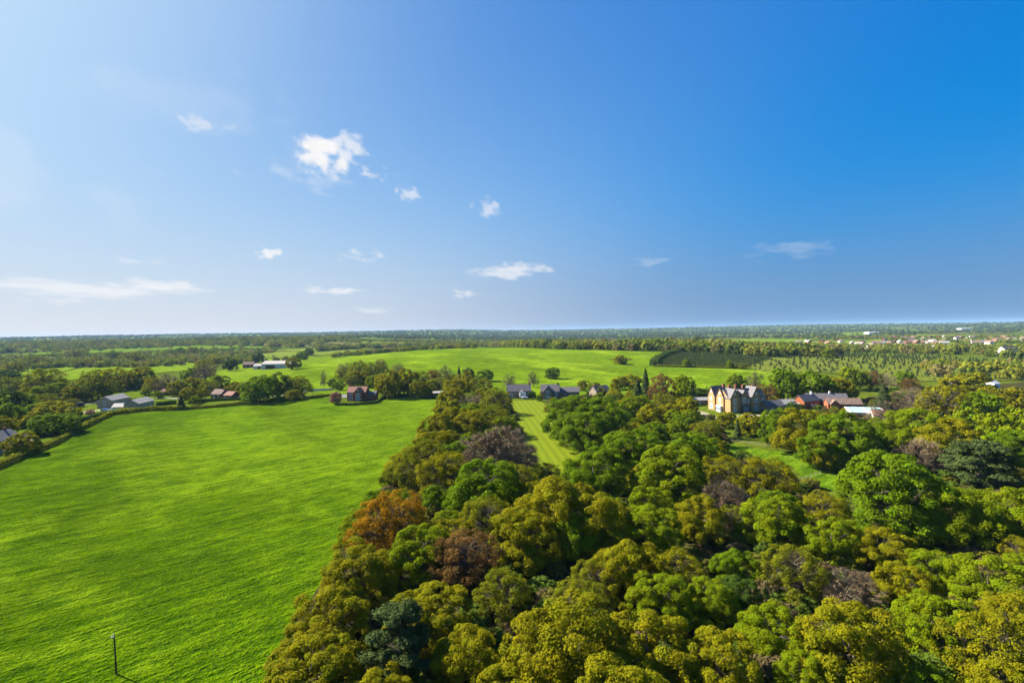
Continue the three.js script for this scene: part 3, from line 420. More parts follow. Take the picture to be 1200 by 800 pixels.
// ------------------------------------------------------------------ the wood between the trees singled out above
const openViews = [[[838, 512], [900, 522], [975, 532], [1000, 560], [985, 580], [950, 578], [925, 555], [838, 533]], [[597, 460], [640, 460], [695, 548], [612, 556]], [[826, 448], [908, 448], [908, 487], [826, 487]], [[588, 440], [682, 440], [682, 470], [588, 470]], [[930, 462], [1042, 468], [1042, 493], [930, 484]], [[1035, 620], [1080, 622], [1105, 645], [1085, 658], [1045, 642]]].map((l) => l.map(([x, z]) => ({ x, z })));
const pixelOf = (x, y, z) => { const v = new THREE.Vector3(x, y, z).applyMatrix4(camera.matrixWorldInverse); return [IW / 2 - v.x / v.z * FOCAL, IH / 2 + v.y / v.z * FOCAL]; };
const blocksView = (x, z, w, t) => { const y = terrain(x, z); return [[0, t], [-w / 2.4, t * 0.6], [w / 2.4, t * 0.6], [0, t * 0.5]].some(([dx, dy]) => { const [px, py] = pixelOf(x + dx, y + dy, z); return openViews.some((p) => inside(p, px, py)); }); };
{
  const r = rngOf(404), kinds = ['gold', 'gold', 'lime', 'olive', 'goldopen', 'green', 'lime'];
  const areas = [[WOODS[0], Z.centre, 6], [WOODS[1], Z.east, 6]];
  let made = 0;
  for (const [poly, zone] of areas) {
    const xs = poly.map((p) => p.x), zs = poly.map((p) => p.z), x0 = Math.min(...xs), x1 = Math.max(...xs), z0 = Math.min(...zs), z1 = Math.max(...zs);
    for (let k = 0; k < 5200 && made < 105; k++) {
      const x = lerp(x0, x1, r()), z = lerp(z0, z1, r()), kind = kinds[Math.floor(r() * kinds.length)], w = 7 + 5 * r(), t = w * (0.75 + 0.25 * r());
      const az = Math.atan2(x, -z); if (Math.abs(az) > 0.86 || z > -42 || z < -420) continue;
      if (!inside(poly, x, z) || inside(CLEARING, x, z) || inside(LAWN, x, z) || standing.some(([a, b, q]) => Math.hypot(a - x, b - z) < (q + w / 2) * 0.80)) continue;
      if (inside(LAWN, x - 5, z) || inside(LAWN, x + 5, z) || inside(FIELD, x - 4, z)) continue;
      if (blocksView(x, z, w, t)) continue;
      plantTree(kind, new THREE.Vector3(x, terrain(x, z), z), w, t, zone); made++;
    }
  }
  
  // brambles and saplings under the trees: nobody could count them
  const f = FORM.mid[0], m = new THREE.InstancedMesh(f.crown, new THREE.MeshPhysicalMaterial({ name: 'undergrowth_leaf', vertexColors: true, flatShading: true, roughness: 0.95, specularIntensity: 0.1, transmission: 0.25, thickness: 0, side: THREE.DoubleSide }), 2600), d = new THREE.Object3D(), c = new THREE.Color();
  let n = 0;
  for (let k = 0; k < 60000 && n < 2600; k++) {
    const poly = WOODS[r() < 0.62 ? 0 : 1], az = lerp(-0.72, 0.86, r()), dist = Math.sqrt(lerp(45 * 45, 420 * 420, r())), x = Math.sin(az) * dist, z = -Math.cos(az) * dist;
    if (!inside(poly, x, z) || inside(CLEARING, x, z) || inside(LAWN, x, z) || inside(LAWN, x - 2, z) || inside(FIELD, x - 1.5, z)) continue;
    const s = 0.10 + 0.16 * r();
    d.position.set(x, terrain(x, z) - 0.5, z); d.rotation.set(0, r() * 6.28, 0); d.scale.set(s * 1.5, s * (0.8 + 0.6 * r()), s * 1.5); d.updateMatrix(); m.setMatrixAt(n, d.matrix);
    const q = r(); m.setColorAt(n, q < 0.45 ? c.setRGB(0.07, 0.11, 0.008) : q < 0.75 ? c.setRGB(0.12, 0.12, 0.01) : c.setRGB(0.10, 0.075, 0.03)); n++;
  }
  m.count = n; m.name = 'woodland_undergrowth'; tag(m, 'green and brown undergrowth of saplings and brambles beneath the wood', 'undergrowth', null, 'stuff'); scene.add(m);
}

// ------------------------------------------------------------------ far woods: one mass each
function woodMass(name, label, spots, tall, palette, seed) {
  const r = rngOf(seed), f = FORM.far[seed % 3], m = new THREE.InstancedMesh(f.crown, farLeaf, spots.length), d = new THREE.Object3D(), c = new THREE.Color();
  spots.forEach(([x, z, s = 1], i) => { const w = tall * s * (0.8 + 0.5 * r()) / 13; d.position.set(x, terrain(x, z) - 0.8, z); d.rotation.set(0, r() * 6.28, 0); d.scale.set(w * (0.8 + 0.4 * r()), w * (0.85 + 0.35 * r()), w * (0.8 + 0.4 * r())); d.updateMatrix(); m.setMatrixAt(i, d.matrix); const p = palette[Math.floor(r() * palette.length)], k = 0.8 + 0.4 * r(); m.setColorAt(i, c.setRGB(p[0] * k, p[1] * k, p[2] * k)); });
  m.name = numbered(name); tag(m, label, 'woodland', null, 'stuff'); scene.add(m);
}
const farLeaf = new THREE.MeshPhysicalMaterial({ name: 'far_leaf', vertexColors: true, flatShading: true, roughness: 0.95, specularIntensity: 0.03, transmission: 0.4, thickness: 0, side: THREE.DoubleSide });
const MIXED = [[0.19, 0.20, 0.018], [0.16, 0.20, 0.014], [0.12, 0.165, 0.012], [0.22, 0.22, 0.016], [0.19, 0.165, 0.05], [0.09, 0.125, 0.018]], FARMIX = [[0.085, 0.11, 0.02], [0.07, 0.095, 0.02], [0.10, 0.12, 0.018], [0.06, 0.08, 0.022]];
function scatter(list, n, seed, spread = 0) {                // spots inside a photograph polygon laid on the land
  const r = rngOf(seed), poly = pixelPoly(list), xs = poly.map((p) => p.x), zs = poly.map((p) => p.z), x0 = Math.min(...xs), x1 = Math.max(...xs), z0 = Math.min(...zs), z1 = Math.max(...zs), out = [];
  for (let k = 0; k < n * 60 && out.length < n; k++) { const x = lerp(x0, x1, r()), z = lerp(z0, z1, r()); if (inside(poly, x, z) && !(spread && vnoise(x / spread, z / spread, seed) < 0.5)) out.push([x, z]); }
  return out;
}
function alongLine(pixels, step, deep, seed) { const r = rngOf(seed), c = new THREE.CatmullRomCurve3(pixels.map(([x, y]) => ground(x, y))), L = c.getLength(), out = []; for (let s = 0; s < L; s += step) { const p = c.getPointAt(s / L), q = deep * r(), k = Math.hypot(p.x, p.z); out.push([p.x + p.x / k * q + (r() - 0.5) * 6, p.z + p.z / k * q + (r() - 0.5) * 6]); } return out; }
const CREST = [[374, 412.5], [430, 409], [470, 408.5], [500, 407.5], [560, 406.5], [640, 408.5], [720, 410.5], [800, 412], [850, 414], [905, 419], [980, 417]];
woodMass('crest_woodland', 'belt of mixed woodland along the crest of the hill pasture', [...alongLine(CREST, 2.2, 120, 3), ...alongLine(CREST, 3, 160, 4)], 12.5, MIXED, 3);
{ // its front row can be told apart
  const r = rngOf(9); let i = 0;
  for (const [x, z] of alongLine(CREST, 24, 8, 12)) { if (r() < 0.12 || i > 44) continue; i++; plantTree(['gold', 'olive', 'green', 'lime', 'deep', 'pale'][Math.floor(r() * 6)], new THREE.Vector3(x, terrain(x, z), z), 9 + 5 * r(), 9 + 4 * r(), Z.crest); }
}
woodMass('hamlet_woodland', 'woods and thickets between the distant hedged fields beyond the hamlet', [...scatter([[-40, 424], [40, 420], [130, 413], [240, 411], [240, 407], [100, 404], [-40, 404]], 80, 21, 70), ...scatter([[-60, 455], [-60, 420], [20, 420], [30, 432], [0, 455]], 80, 22), ...scatter([[75, 429], [130, 424], [160, 419], [150, 416], [110, 419], [80, 424]], 40, 26)], 10, MIXED, 22);
woodMass('ridge_woodland', 'dark woodland covering the low ridge on the horizon beyond the hamlet', [...scatter([[-80, 405], [0, 404], [230, 403], [380, 403], [395, 408], [240, 406.5], [160, 406], [60, 407], [-80, 409]], 420, 23), ...(() => { const r = rngOf(61), o = []; for (let i = 0; i < 2600; i++) { const d = 1900 + 1900 * r(), az = lerp(-0.95, -0.28, r()), x = Math.sin(az) * d, z = -Math.cos(az) * d; if (vnoise(x / 260, z / 160, 41) > 0.38) o.push([x, z]); } return o; })()], 13, MIXED, 23);
woodMass('plantation_woodland', 'belt of mixed trees between the conifer plantation and the distant town', [...scatter([[800, 412.5], [860, 413], [960, 412], [1080, 414], [1220, 421], [1220, 408], [1100, 409], [960, 406.5], [880, 405], [800, 409]], 520, 24), ...scatter([[1080, 432], [1230, 430], [1230, 447], [1120, 448]], 60, 25)], 10.5, MIXED, 24);
{
  const r = rngOf(515), spots = [];
  for (let k = 0; k < 120000 && spots.length < 15000; k++) { const d = 1000 * Math.pow(8.5, r()), az = lerp(-0.85, 0.95, r()), x = Math.sin(az) * d, z = -Math.cos(az) * d; const n = fbm(x / 420, z / 260, 88, 3), hedge = Math.min(Math.abs(((x * 0.8 + z * 0.6) / 210 % 1 + 1) % 1 - 0.5), Math.abs(((x * 0.6 - z * 0.8) / 290 % 1 + 1) % 1 - 0.5)); if (n > 0.52 - 0.16 * smooth(1800, 5000, d) || hedge > 0.475) { if (d < 1500 && az > 0.28 && r() < 0.7) continue; spots.push([x, z, 0.8 + 0.25 * smooth(1500, 6000, d)]); } }
  const nearer = spots.filter(([x, z]) => Math.hypot(x, z) < 2300);
  woodMass('hedgerow_woodland', 'scattered copses and hedgerow trees on the nearer part of the plain', nearer, 11, MIXED, 27);
  woodMass('distant_woodland', 'far woods and hedgerows spread across the plain to the horizon', spots.filter(([x, z]) => Math.hypot(x, z) >= 2300), 12, FARMIX, 25);
}

// ------------------------------------------------------------------ hedges
function hedge(pixels, high, wide, mat, label, { group, leaf, clipped = false } = {}) {
  const pts = pixels.map(([x, y]) => ground(x, y)), c = new THREE.CatmullRomCurve3(pts, false, 'catmullrom', 0.1), L = c.getLength(), o = pts[0], r = rngOf(Math.round(o.x * 7 + o.z * 3)), F = new Faces(), dist = Math.hypot(o.x, o.z);
  const lf = leaf || clamp(dist * 0.0017, 0.3, 1.3), n = Math.min(16000, Math.round(L * (2 * high + wide) / (lf * lf) * 2.2));
  for (let i = 0; i < n; i++) {
    const t = r(), p = c.getPointAt(t), q = c.getTangentAt(t), k = Math.hypot(q.x, q.z) || 1, nx = -q.z / k, nz = q.x / k, bump = clipped ? 1 : 0.42 + 0.65 * vnoise(t * L / 2.6, 0.5, 9) + 0.5 * vnoise(t * L / 9, 2.5, 19), H = high * bump, W = wide * (clipped ? 1 : 0.7 + 0.5 * bump);
    let u = r() * (2 * H + W), a, b, na, nb;
    if (u < H) { a = -W / 2; b = u; na = -1; nb = 0.1; } else if (u < H + W) { a = u - H - W / 2; b = H - (clipped ? 0 : 0.35 * Math.pow(2 * a / W, 2)); na = 0.6 * a / W; nb = 1; } else { a = W / 2; b = u - H - W; na = 1; nb = 0.1; }
    const s = 1 - 0.22 * r(), tone = (0.7 + 0.6 * r()), x = p.x - o.x + nx * a * s, z = p.z - o.z + nz * a * s;
    F.leaf(x, terrain(x + o.x, z + o.z) - o.y + b * (0.86 + 0.16 * r()), z, nx * na + (r() - 0.5), nb + (r() - 0.5), nz * na + (r() - 0.5), lf * (0.7 + 0.7 * r()), r, [tone, tone, tone]);
  }
  const m = Math.max(2, Math.round(L / 4)), core = [];
  for (let i = 0; i <= m; i++) { const p = c.getPointAt(i / m); core.push([p.x - o.x, terrain(p.x, p.z) - o.y + high * 0.36, p.z - o.z]); }
  F.tube(core, core.map(() => Math.min(high * 0.26, wide * 0.3)), 6, [0.8, 0.8, 0.8]);
  const h = single('hedge', F.geometry(), LEAF[mat], label, 'hedge', group); h.position.copy(o); return h;
}
hedge([[-40, 566], [0, 547], [62, 521], [98, 501], [130, 486]], 2.0, 2.2, 'olive', 'rough hedge dividing the pasture field from the farmhouse lane');
hedge([[130, 486], [165, 482], [215, 480]], 2.4, 3.5, 'olive', 'bushy hedge below the grey stone barns');
hedge([[215, 480], [255, 477], [300, 472], [345, 469.5], [390, 463]], 1.8, 2.6, 'olive', 'rough hedge along the lane at the top of the pasture field');
hedge([[390, 463], [393, 475], [412, 475], [440, 472.5], [452, 465]], 1.5, 1.2, 'deep', 'low clipped hedge round the red brick house garden', { clipped: true });
hedge([[455, 466], [480, 464], [505, 465], [521, 469]], 2.0, 4.5, 'deep', 'dark bushy hedge under the trees at the field top', {});
hedge([[92, 494], [122, 486]], 2.0, 2.2, 'deep', 'short clipped hedge behind the parked cars', { clipped: true });
hedge([[42, 513], [69, 505]], 3.0, 2.6, 'deep', 'tall clipped block hedge beside the farmhouse lane', { clipped: true });
hedge([[70, 468], [100, 462], [166, 456]], 3.6, 4, 'deep', 'long dark clipped hedge behind the grey stone barns', { clipped: true });
hedge([[182, 475.5], [206, 473]], 2.6, 3, 'deep', 'clipped evergreen hedge beside the stone barn gable', { clipped: true });
hedge([[222, 472], [252, 470], [282, 468.5]], 1.8, 2, 'deep', 'clipped hedge in front of the brick cottage', { clipped: true });
hedge([[76, 430], [128, 424.5], [160, 420.5], [200, 419], [242, 417.5]], 4, 5, 'deep', 'long dark hedge between the distant bright fields');
hedge([[165, 412.5], [235, 410.5], [300, 409.5], [372, 409]], 4, 5, 'deep', 'straight dark hedge below the horizon woods');
hedge([[240, 419.5], [300, 417]], 4, 5, 'deep', 'dark hedge beside the field above the farm barns');
hedge([[766, 429], [769, 424], [777, 418.5], [797, 411.8]], 5, 7, 'deep', 'curving dark hedge round the conifer rows on the hill', {});
hedge([[766, 429.5], [800, 430.5], [830, 431.5], [872, 432]], 2, 2.5, 'olive', 'thin brown hedge at the foot of the conifer rows');
hedge([[560, 406.2], [575, 406.4], [590, 406.8]], 6, 7, 'deep', 'dark thicket block in front of the crest woodland');
hedge([[808, 470], [822, 468], [833, 467]], 6, 5, 'deep', 'tall dark yew hedge behind the mansion', {});
hedge([[718, 421.5], [726, 422], [738, 421.3]], 1.4, 9, 'olive', 'scrub patch round the lone pasture tree');
hedge([[605, 466.5], [622, 467.5], [631, 467]], 0.8, 1.0, 'deep', 'low clipped hedge at the head of the striped lawn', { clipped: true });

// ------------------------------------------------------------------ buildings
const mat = (r, g, b, o = {}) => new THREE.MeshPhysicalMaterial({ color: rgb(r, g, b), roughness: 0.9, specularIntensity: 0.3, ...o });
const withMap = (m, map, k) => { m.map = map.clone(); m.map.repeat.set(k, k); m.map.needsUpdate = true; return m; };
const M = {
  sandstone: withMap(mat(0.52, 0.335, 0.17), stoneMap, 0.35), stone: withMap(mat(0.34, 0.29, 0.23), stoneMap, 0.35), greystone: withMap(mat(0.50, 0.43, 0.34), stoneMap, 0.35), brick: withMap(mat(0.30, 0.12, 0.075), stoneMap, 0.5), redbrick: withMap(mat(0.42, 0.14, 0.07), stoneMap, 0.5),
  slate: withMap(mat(0.16, 0.145, 0.155, { roughness: 0.6 }), slateMap, 0.25), paleslate: withMap(mat(0.36, 0.33, 0.31, { roughness: 0.7 }), slateMap, 0.25), redtile: withMap(mat(0.32, 0.16, 0.12), slateMap, 0.25), browntile: withMap(mat(0.22, 0.15, 0.12), slateMap, 0.25),
  white: mat(0.80, 0.79, 0.76), cream: mat(0.66, 0.60, 0.48), dark: mat(0.03, 0.03, 0.032), wood: withMap(mat(0.14, 0.10, 0.07), barkMap, 0.5), tin: mat(0.42, 0.43, 0.44, { roughness: 0.5 }), glass: mat(0.16, 0.20, 0.25, { roughness: 0.06, specularIntensity: 1 }), pool: mat(0.30, 0.52, 0.52, { roughness: 0.08, specularIntensity: 1 }), orange: mat(0.62, 0.20, 0.07) };
function prism(points, depth) { const s = new THREE.Shape(points.map(([x, y]) => new THREE.Vector2(x, y))); const g = new THREE.ExtrudeGeometry(s, { depth, bevelEnabled: false }); g.translate(0, 0, -depth / 2); return g; }
const box = (w, h, d, x = 0, y = 0, z = 0) => new THREE.BoxGeometry(w, h, d).translate(x, y, z);
const join = (list) => mergeGeometries(list.map((g) => g.index ? g.toNonIndexed() : g));
// a gabled block: ridge along local x (or z when across), centred on x, z
function block(g, { x = 0, z = 0, y = 0, len, wid, eave, ridge, across = false, wall, roof, over = 0.3 }) {
  const turn = across ? Math.PI / 2 : 0, w = wid / 2, place = (geo) => geo.rotateY(Math.PI / 2 + turn).translate(x, y, z);
  part('wall', place(prism([[-w, -0.5], [w, -0.5], [w, eave], [0, ridge], [-w, eave]], len)), wall, g);
  const t = 0.22, k = (ridge - eave) / w, e = w + over, ye = eave - over * k + 0.02;
  const rp = part('roof', place(prism([[-e, ye], [0, ridge + 0.02], [e, ye], [e, ye + t], [0, ridge + t + 0.05], [-e, ye + t]], len + over * 2)), roof, g);
  return rp;
}
function addWindow(g, x, y, z, turn, w = 1.1, h = 1.6, name = 'window', m = M.white) {
  const f = part(name, join([box(w + 0.24, 0.12, 0.16, 0, h / 2 + 0.06, 0), box(w + 0.34, 0.14, 0.24, 0, -h / 2 - 0.07, 0.03), box(0.12, h, 0.16, -w / 2 - 0.06, 0, 0), box(0.12, h, 0.16, w / 2 + 0.06, 0, 0), box(0.07, h, 0.1, 0, 0, 0), box(w, 0.07, 0.1, 0, h * 0.1, 0)]), m, g);
  f.position.set(x, y, z); f.rotation.y = turn;
  const p = part('pane', box(w, h, 0.06), M.glass, f); p.position.z = 0.0;
  return f;
}
function chimney(parent, x, y, z, w = 0.9, h = 1.8, m = M.brick) { const c = part('chimney', join([box(w, h, w * 0.75, 0, h / 2, 0), box(w + 0.2, 0.18, w * 0.75 + 0.2, 0, h + 0.09, 0)]), m, parent); c.position.set(x, y, z); const pot = part('chimney_pot', new THREE.CylinderGeometry(0.13, 0.16, 0.5, 8).translate(0, 0.25, 0), M.redtile, c); pot.position.y = h + 0.18; return c; }
function addDoor(g, x, z, turn, m = M.wood, w = 1, h = 2.1) { const d = part('door', box(w, h, 0.14), m, g); d.position.set(x, h / 2, z); d.rotation.y = turn; const k = part('handle', new THREE.SphereGeometry(0.05, 6, 5), M.tin, d); k.position.set(w * 0.38, 0, 0.1); return d; }
const turnTo = (deg) => deg * Math.PI / 180;

{ // the stone mansion: near corner at the origin, one front along +x facing +z, the other along -z facing -x
  const at = ground(857, 484.5), g = thing('mansion', 'large sandstone mansion with steep slate gables and tall chimneys', 'mansion', at, turnTo(16));
  const W = M.sandstone, R = M.slate;
  block(g, { x: 10.5, z: -6.2, len: 21, wid: 9.6, eave: 7.6, ridge: 11.6, wall: W, roof: R });                       // main range
  block(g, { x: 5.4, z: -9.5, len: 15, wid: 9.8, eave: 7.6, ridge: 11.4, across: true, wall: W, roof: R });            // west range
  for (const [x, wd, rg, out, ln] of [[2.6, 5.4, 12.2, 0.9, 7], [15.6, 5.6, 12.8, 1.1, 7]]) block(g, { x, z: -ln / 2 + out - 1.2, len: ln, wid: wd, eave: 7.8, ridge: rg, across: true, wall: W, roof: R });
  block(g, { x: 8.9, z: -3.2, len: 4.6, wid: 3.6, eave: 8.4, ridge: 11.2, across: true, wall: W, roof: R });           // dormer gable
  block(g, { x: 19.9, z: -4.2, len: 3.4, wid: 7.0, eave: 7.2, ridge: 11.0, wall: W, roof: R });                        // recessed end bay
  for (const [z, wd, rg] of [[-7.8, 5.6, 12.4], [-14.8, 5.4, 12.6]]) block(g, { x: 3.0, z, len: 7.4, wid: wd, eave: 7.8, ridge: rg, wall: W, roof: R });
  for (const [x, z, h] of [[4.2, -6.6, 2.6], [8.8, -7.2, 2.8], [12.6, -6.4, 2.4], [5.4, -12.6, 2.8], [18.6, -6.2, 2.2]]) chimney(g, x, 10.9, z, 1.3, h, M.brick);
  const zf = -0.27, zr = -1.3;
  for (const [x, y, z, w, h] of [[2.6, 6.0, zf, 1.2, 2.4], [2.6, 2.1, zf, 1.2, 2.6], [2.6, 9.8, zf, 0.7, 0.9], [15.6, 5.9, -0.07, 1.8, 1.9], [15.6, 2.0, -0.07, 1.9, 2.0], [15.6, 9.4, -0.07, 0.7, 1.2], [8.9, 6.3, -0.87, 1.4, 2.4], [11.9, 5.6, zr, 0.9, 1.9], [11.9, 2.1, zr, 0.9, 2.0], [20.1, 5.8, -0.67, 1.2, 1.7], [20.1, 2.1, -0.67, 1.2, 1.8]]) addWindow(g, x, y, z + 0.02, 0, w, h);
  for (const [z, y, w, h] of [[-7.8, 2.2, 2.8, 2.4], [-7.8, 6.2, 1.7, 1.9], [-7.8, 9.6, 0.7, 0.9], [-14.8, 2.2, 1.9, 2.6], [-14.8, 6.1, 1.3, 1.9], [-14.8, 9.9, 0.7, 0.9]]) addWindow(g, -0.73, y, z, -Math.PI / 2, w, h);
  const bay = part('bay_window', join([box(3.6, 3.4, 1.5, 0, 1.7, 0), box(4.0, 0.25, 1.9, 0, 3.52, 0)]), M.slate, g); bay.position.set(8.9, 0, -0.2);
  for (const dx of [-1.1, 0, 1.1]) { const p = part('pane', box(0.95, 2.2, 0.06), M.glass, bay); p.position.set(dx, 1.9, 0.77); }
  addDoor(g, 13.0, zr + 0.03, 0, M.wood, 1.3, 2.6);
  const bay2 = part('bay_window', join([box(1.3, 3.0, 3.4, 0, 1.5, 0), box(1.7, 0.25, 3.8, 0, 3.1, 0)]), M.white, g); bay2.position.set(-1.2, 0, -7.8);
  for (const dz of [-1.1, 0, 1.1]) { const p = part('pane', box(0.06, 1.8, 0.95), M.glass, bay2); p.position.set(-0.66, 1.7, dz); }
}
// cottages and farm buildings
function cottage(name, label, px, py, deg, o) {
  const g = thing(name, label, o.category || 'house', ground(px, py), turnTo(deg));
  const b = { len: 10, wid: 7, eave: 4.6, ridge: 7.4, wall: M.stone, roof: M.slate, ...o };
  block(g, b);
  for (const e of o.wings || []) block(g, { wall: b.wall, roof: b.roof, ...e });
  for (const [x, z, h, m] of o.chimneys || []) chimney(g, x, b.ridge - 0.5, z, 0.9, h || 1.5, m || M.brick);
  for (const [side, u, y, w, h] of o.windows || []) { const [x, z, t] = side === 'f' ? [u, b.wid / 2 + 0.03, 0] : side === 'l' ? [-b.len / 2 - 0.03, u, -Math.PI / 2] : side === 'r' ? [b.len / 2 + 0.03, u, Math.PI / 2] : [u, side, 0]; addWindow(g, x, y, z, t, w || 1.1, h || 1.3); }
  if (o.door !== undefined) addDoor(g, o.door, b.wid / 2 + 0.03, 0, o.doorMat || M.wood, o.doorW || 1.1, o.doorH || 2.2);
  return g;
}
cottage('stone_barn', 'long grey stone barn with dark doorway in its gable end', 133, 476, 97, { category: 'barn', len: 19, wid: 9, eave: 4.8, ridge: 7.4, wall: M.greystone, roof: M.paleslate, windows: [['f', -5, 2.2, 1.2, 1.6], ['f', 2, 2.2, 1.2, 1.6], ['l', 0, 3.6, 1.4, 2.6]] });
cottage('stone_barn', 'grey stone barn with a low pale-roofed lean-to by the hedge', 163, 479.5, 97, { category: 'barn', len: 17, wid: 8.6, eave: 4.4, ridge: 6.8, wall: M.greystone, roof: M.paleslate, wings: [{ x: -3.5, z: -8.2, len: 8, wid: 6, eave: 2.6, ridge: 4.4, across: true, wall: M.cream }], windows: [['f', 4, 2.2, 1.2, 1.4], ['f', -1, 2.2, 1.2, 1.4]], door: 1.5 });
cottage('farmhouse', 'slate-roofed grey farmhouse beside the golden hedge tree', -6, 529, 100, { len: 15, wid: 9, eave: 4.6, ridge: 7.6, wall: M.greystone, roof: M.slate, wings: [{ x: 9.5, z: 1, len: 7, wid: 6, eave: 3, ridge: 5 }], windows: [['f', 3, 3.2], ['f', 6, 1.4], ['f', 0, 1.4], ['f', -3, 3.2]], chimneys: [[5, 0]], door: 2 });
cottage('bungalow', 'low brown bungalow among garden trees in the hamlet', 198, 462.5, 5, { len: 9, wid: 7, eave: 2.6, ridge: 4.6, wall: M.brick, roof: M.redtile, windows: [['f', -2.5, 1.5], ['f', 2.5, 1.5]], door: 0 });
cottage('garden_shed', 'small white shed beyond the long clipped hedge', 165.5, 453.5, 25, { category: 'shed', len: 4.5, wid: 3.5, eave: 2.8, ridge: 4.4, wall: M.white, roof: M.tin, windows: [['f', 0, 1.5]] });
cottage('cart_shed', 'low brown-roofed shed just behind the long clipped hedge', 146, 455.5, 4, { category: 'shed', len: 15, wid: 7, eave: 2.6, ridge: 4.4, wall: M.cream, roof: M.browntile, windows: [['f', -4, 1.4], ['f', 4, 1.4]], door: 0 });
cottage('brick_cottage', 'dark brick cottage with a low red-roofed wing by the lane', 258, 467.5, -18, { len: 9, wid: 7.5, eave: 4.0, ridge: 7.0, wall: M.brick, roof: M.browntile, wings: [{ x: 9, z: 0, len: 10, wid: 7, eave: 3.2, ridge: 5.6, roof: M.redtile }], windows: [['f', -2, 3.2], ['f', 2, 3.2], ['f', -2, 1.2], ['f', 8, 1.6], ['l', 0, 1.4], ['l', 0, 4.2]], chimneys: [[3, 0]], door: 1 });
cottage('garage', 'small dark garage behind the brick cottage', 254, 456, -10, { len: 8, wid: 5, eave: 2.4, ridge: 4, wall: M.brick, roof: M.slate, category: 'garage', door: 0, doorW: 3, doorH: 2 });
cottage('farm_barn', 'old brick farm barn at the end of the row of big barns', 292, 431, 6, { category: 'barn', len: 14, wid: 10, eave: 5, ridge: 8.5, wall: M.brick, roof: M.browntile, windows: [['f', -3, 3], ['f', 3, 3]], door: 0, doorW: 3, doorH: 3 });
cottage('farm_barn', 'low pale-roofed farm barn beside the brick barn', 309, 432, 10, { category: 'barn', len: 22, wid: 13, eave: 4, ridge: 6.6, wall: M.tin, roof: M.paleslate, windows: [['f', 5, 2.2]], door: -4, doorW: 4, doorH: 3.2 });
cottage('farm_barn', 'largest grey metal farm barn with one wide door', 328, 431.5, -4, { category: 'barn', len: 38, wid: 18, eave: 6, ridge: 9.5, wall: M.tin, roof: M.paleslate, windows: [['f', 14, 3]], door: -8, doorW: 12, doorH: 4.6 });
{ // red brick house: two gables to the field
  const g = cottage('red_brick_house', 'red brick house with two tiled gables facing the pasture field', 420, 468.5, -4, { len: 12.5, wid: 8, eave: 5.6, ridge: 8.8, wall: M.redbrick, roof: M.redtile, wings: [{ x: 2.0, z: 4.0, len: 5, wid: 5.4, eave: 5.6, ridge: 8.6, across: true }, { x: 9.2, z: -1, len: 6, wid: 6, eave: 3.6, ridge: 5.6, roof: M.slate }], chimneys: [[-5.6, -1, 1.8], [4.8, -1.5, 1.6]], windows: [['f', -3.8, 4.3, 2.2, 1.4], ['f', -3.8, 1.6, 2.4, 1.8], ['l', 0, 4.2], ['l', 0, 1.5]], door: -1.4 });
  for (const [x, y, w, h] of [[2.0, 4.3, 2.6, 1.5], [2.0, 1.6, 2.8, 1.9], [2.0, 7.2, 0.8, 0.7]]) addWindow(g, x, y, 6.54, 0, w, h);
}
cottage('slate_cottage', 'wide slate-roofed cottage with white bay at the lawn head', 608, 465, 3, { len: 16, wid: 8.5, eave: 4.4, ridge: 8.4, wall: M.stone, roof: M.slate, wings: [{ x: 2.2, z: 5.5, len: 4, wid: 4.2, eave: 3.6, ridge: 5.0, across: true, wall: M.white }], windows: [['f', -5.5, 1.7, 2.2, 1.8], ['f', -5.5, 4.0, 1.2, 0.7], ['f', 6, 1.7, 1.4, 1.6], [7.54, 2.2, 1.8, 2.4, 1.9]], chimneys: [[7.2, 0]], door: -1.5 });
cottage('gabled_cottage', 'stone cottage with a steep front gable and long slate wing', 645, 466.5, -6, { len: 12, wid: 8, eave: 5, ridge: 9, wall: M.stone, roof: M.slate, wings: [{ x: -1.5, z: 4, len: 5, wid: 5.4, eave: 5, ridge: 8.6, across: true, over: 0.45 }, { x: 12, z: -2.5, len: 14, wid: 7, eave: 4.2, ridge: 7 }], windows: [['f', 3.8, 1.6], ['f', 3.8, 4.0, 1.1, 1.1], [6.54, -1.5, 1.7, 2, 1.7], [6.54, -1.5, 4.8, 1.6, 1.5], ['f', 10, 1.6], ['f', 15, 1.6]].filter((w) => w[0] !== 'f' || w[1] < 6), chimneys: [[5, 0]], door: 2 });
cottage('grey_cottage', 'grey cottage with white gable edge half hidden by trees', 703, 466, 28, { len: 11, wid: 8, eave: 4.6, ridge: 8, wall: M.stone, roof: M.slate, windows: [['f', -3, 1.6], ['f', 3, 1.6], ['f', 3, 3.8, 1, 1], ['r', 0, 4, 1.4, 2.2], ['r', 0, 1.4, 1.6, 1.6]], chimneys: [[-4, 0]], door: 0 });
cottage('open_shed', 'dark timber shed under the trees at the field top', 515, 464.5, 2, { category: 'shed', len: 10, wid: 5, eave: 2.6, ridge: 3.6, wall: M.wood, roof: M.paleslate, door: 0, doorW: 5, doorH: 2 });
cottage('garden_house', 'long low outbuilding behind the dark yew hedge', 818, 473.5, 4, { category: 'outbuilding', len: 14, wid: 5, eave: 2.5, ridge: 3.8, wall: M.stone, roof: M.paleslate, windows: [['f', 0, 1.3]] });
cottage('mansion_annexe', 'low slate-roofed annexe joined to the mansion end', 905, 482, 12, { category: 'outbuilding', len: 10, wid: 6, eave: 3.2, ridge: 5.6, wall: M.stone, roof: M.slate, windows: [['f', -2, 1.6], ['f', 2, 1.6]] });
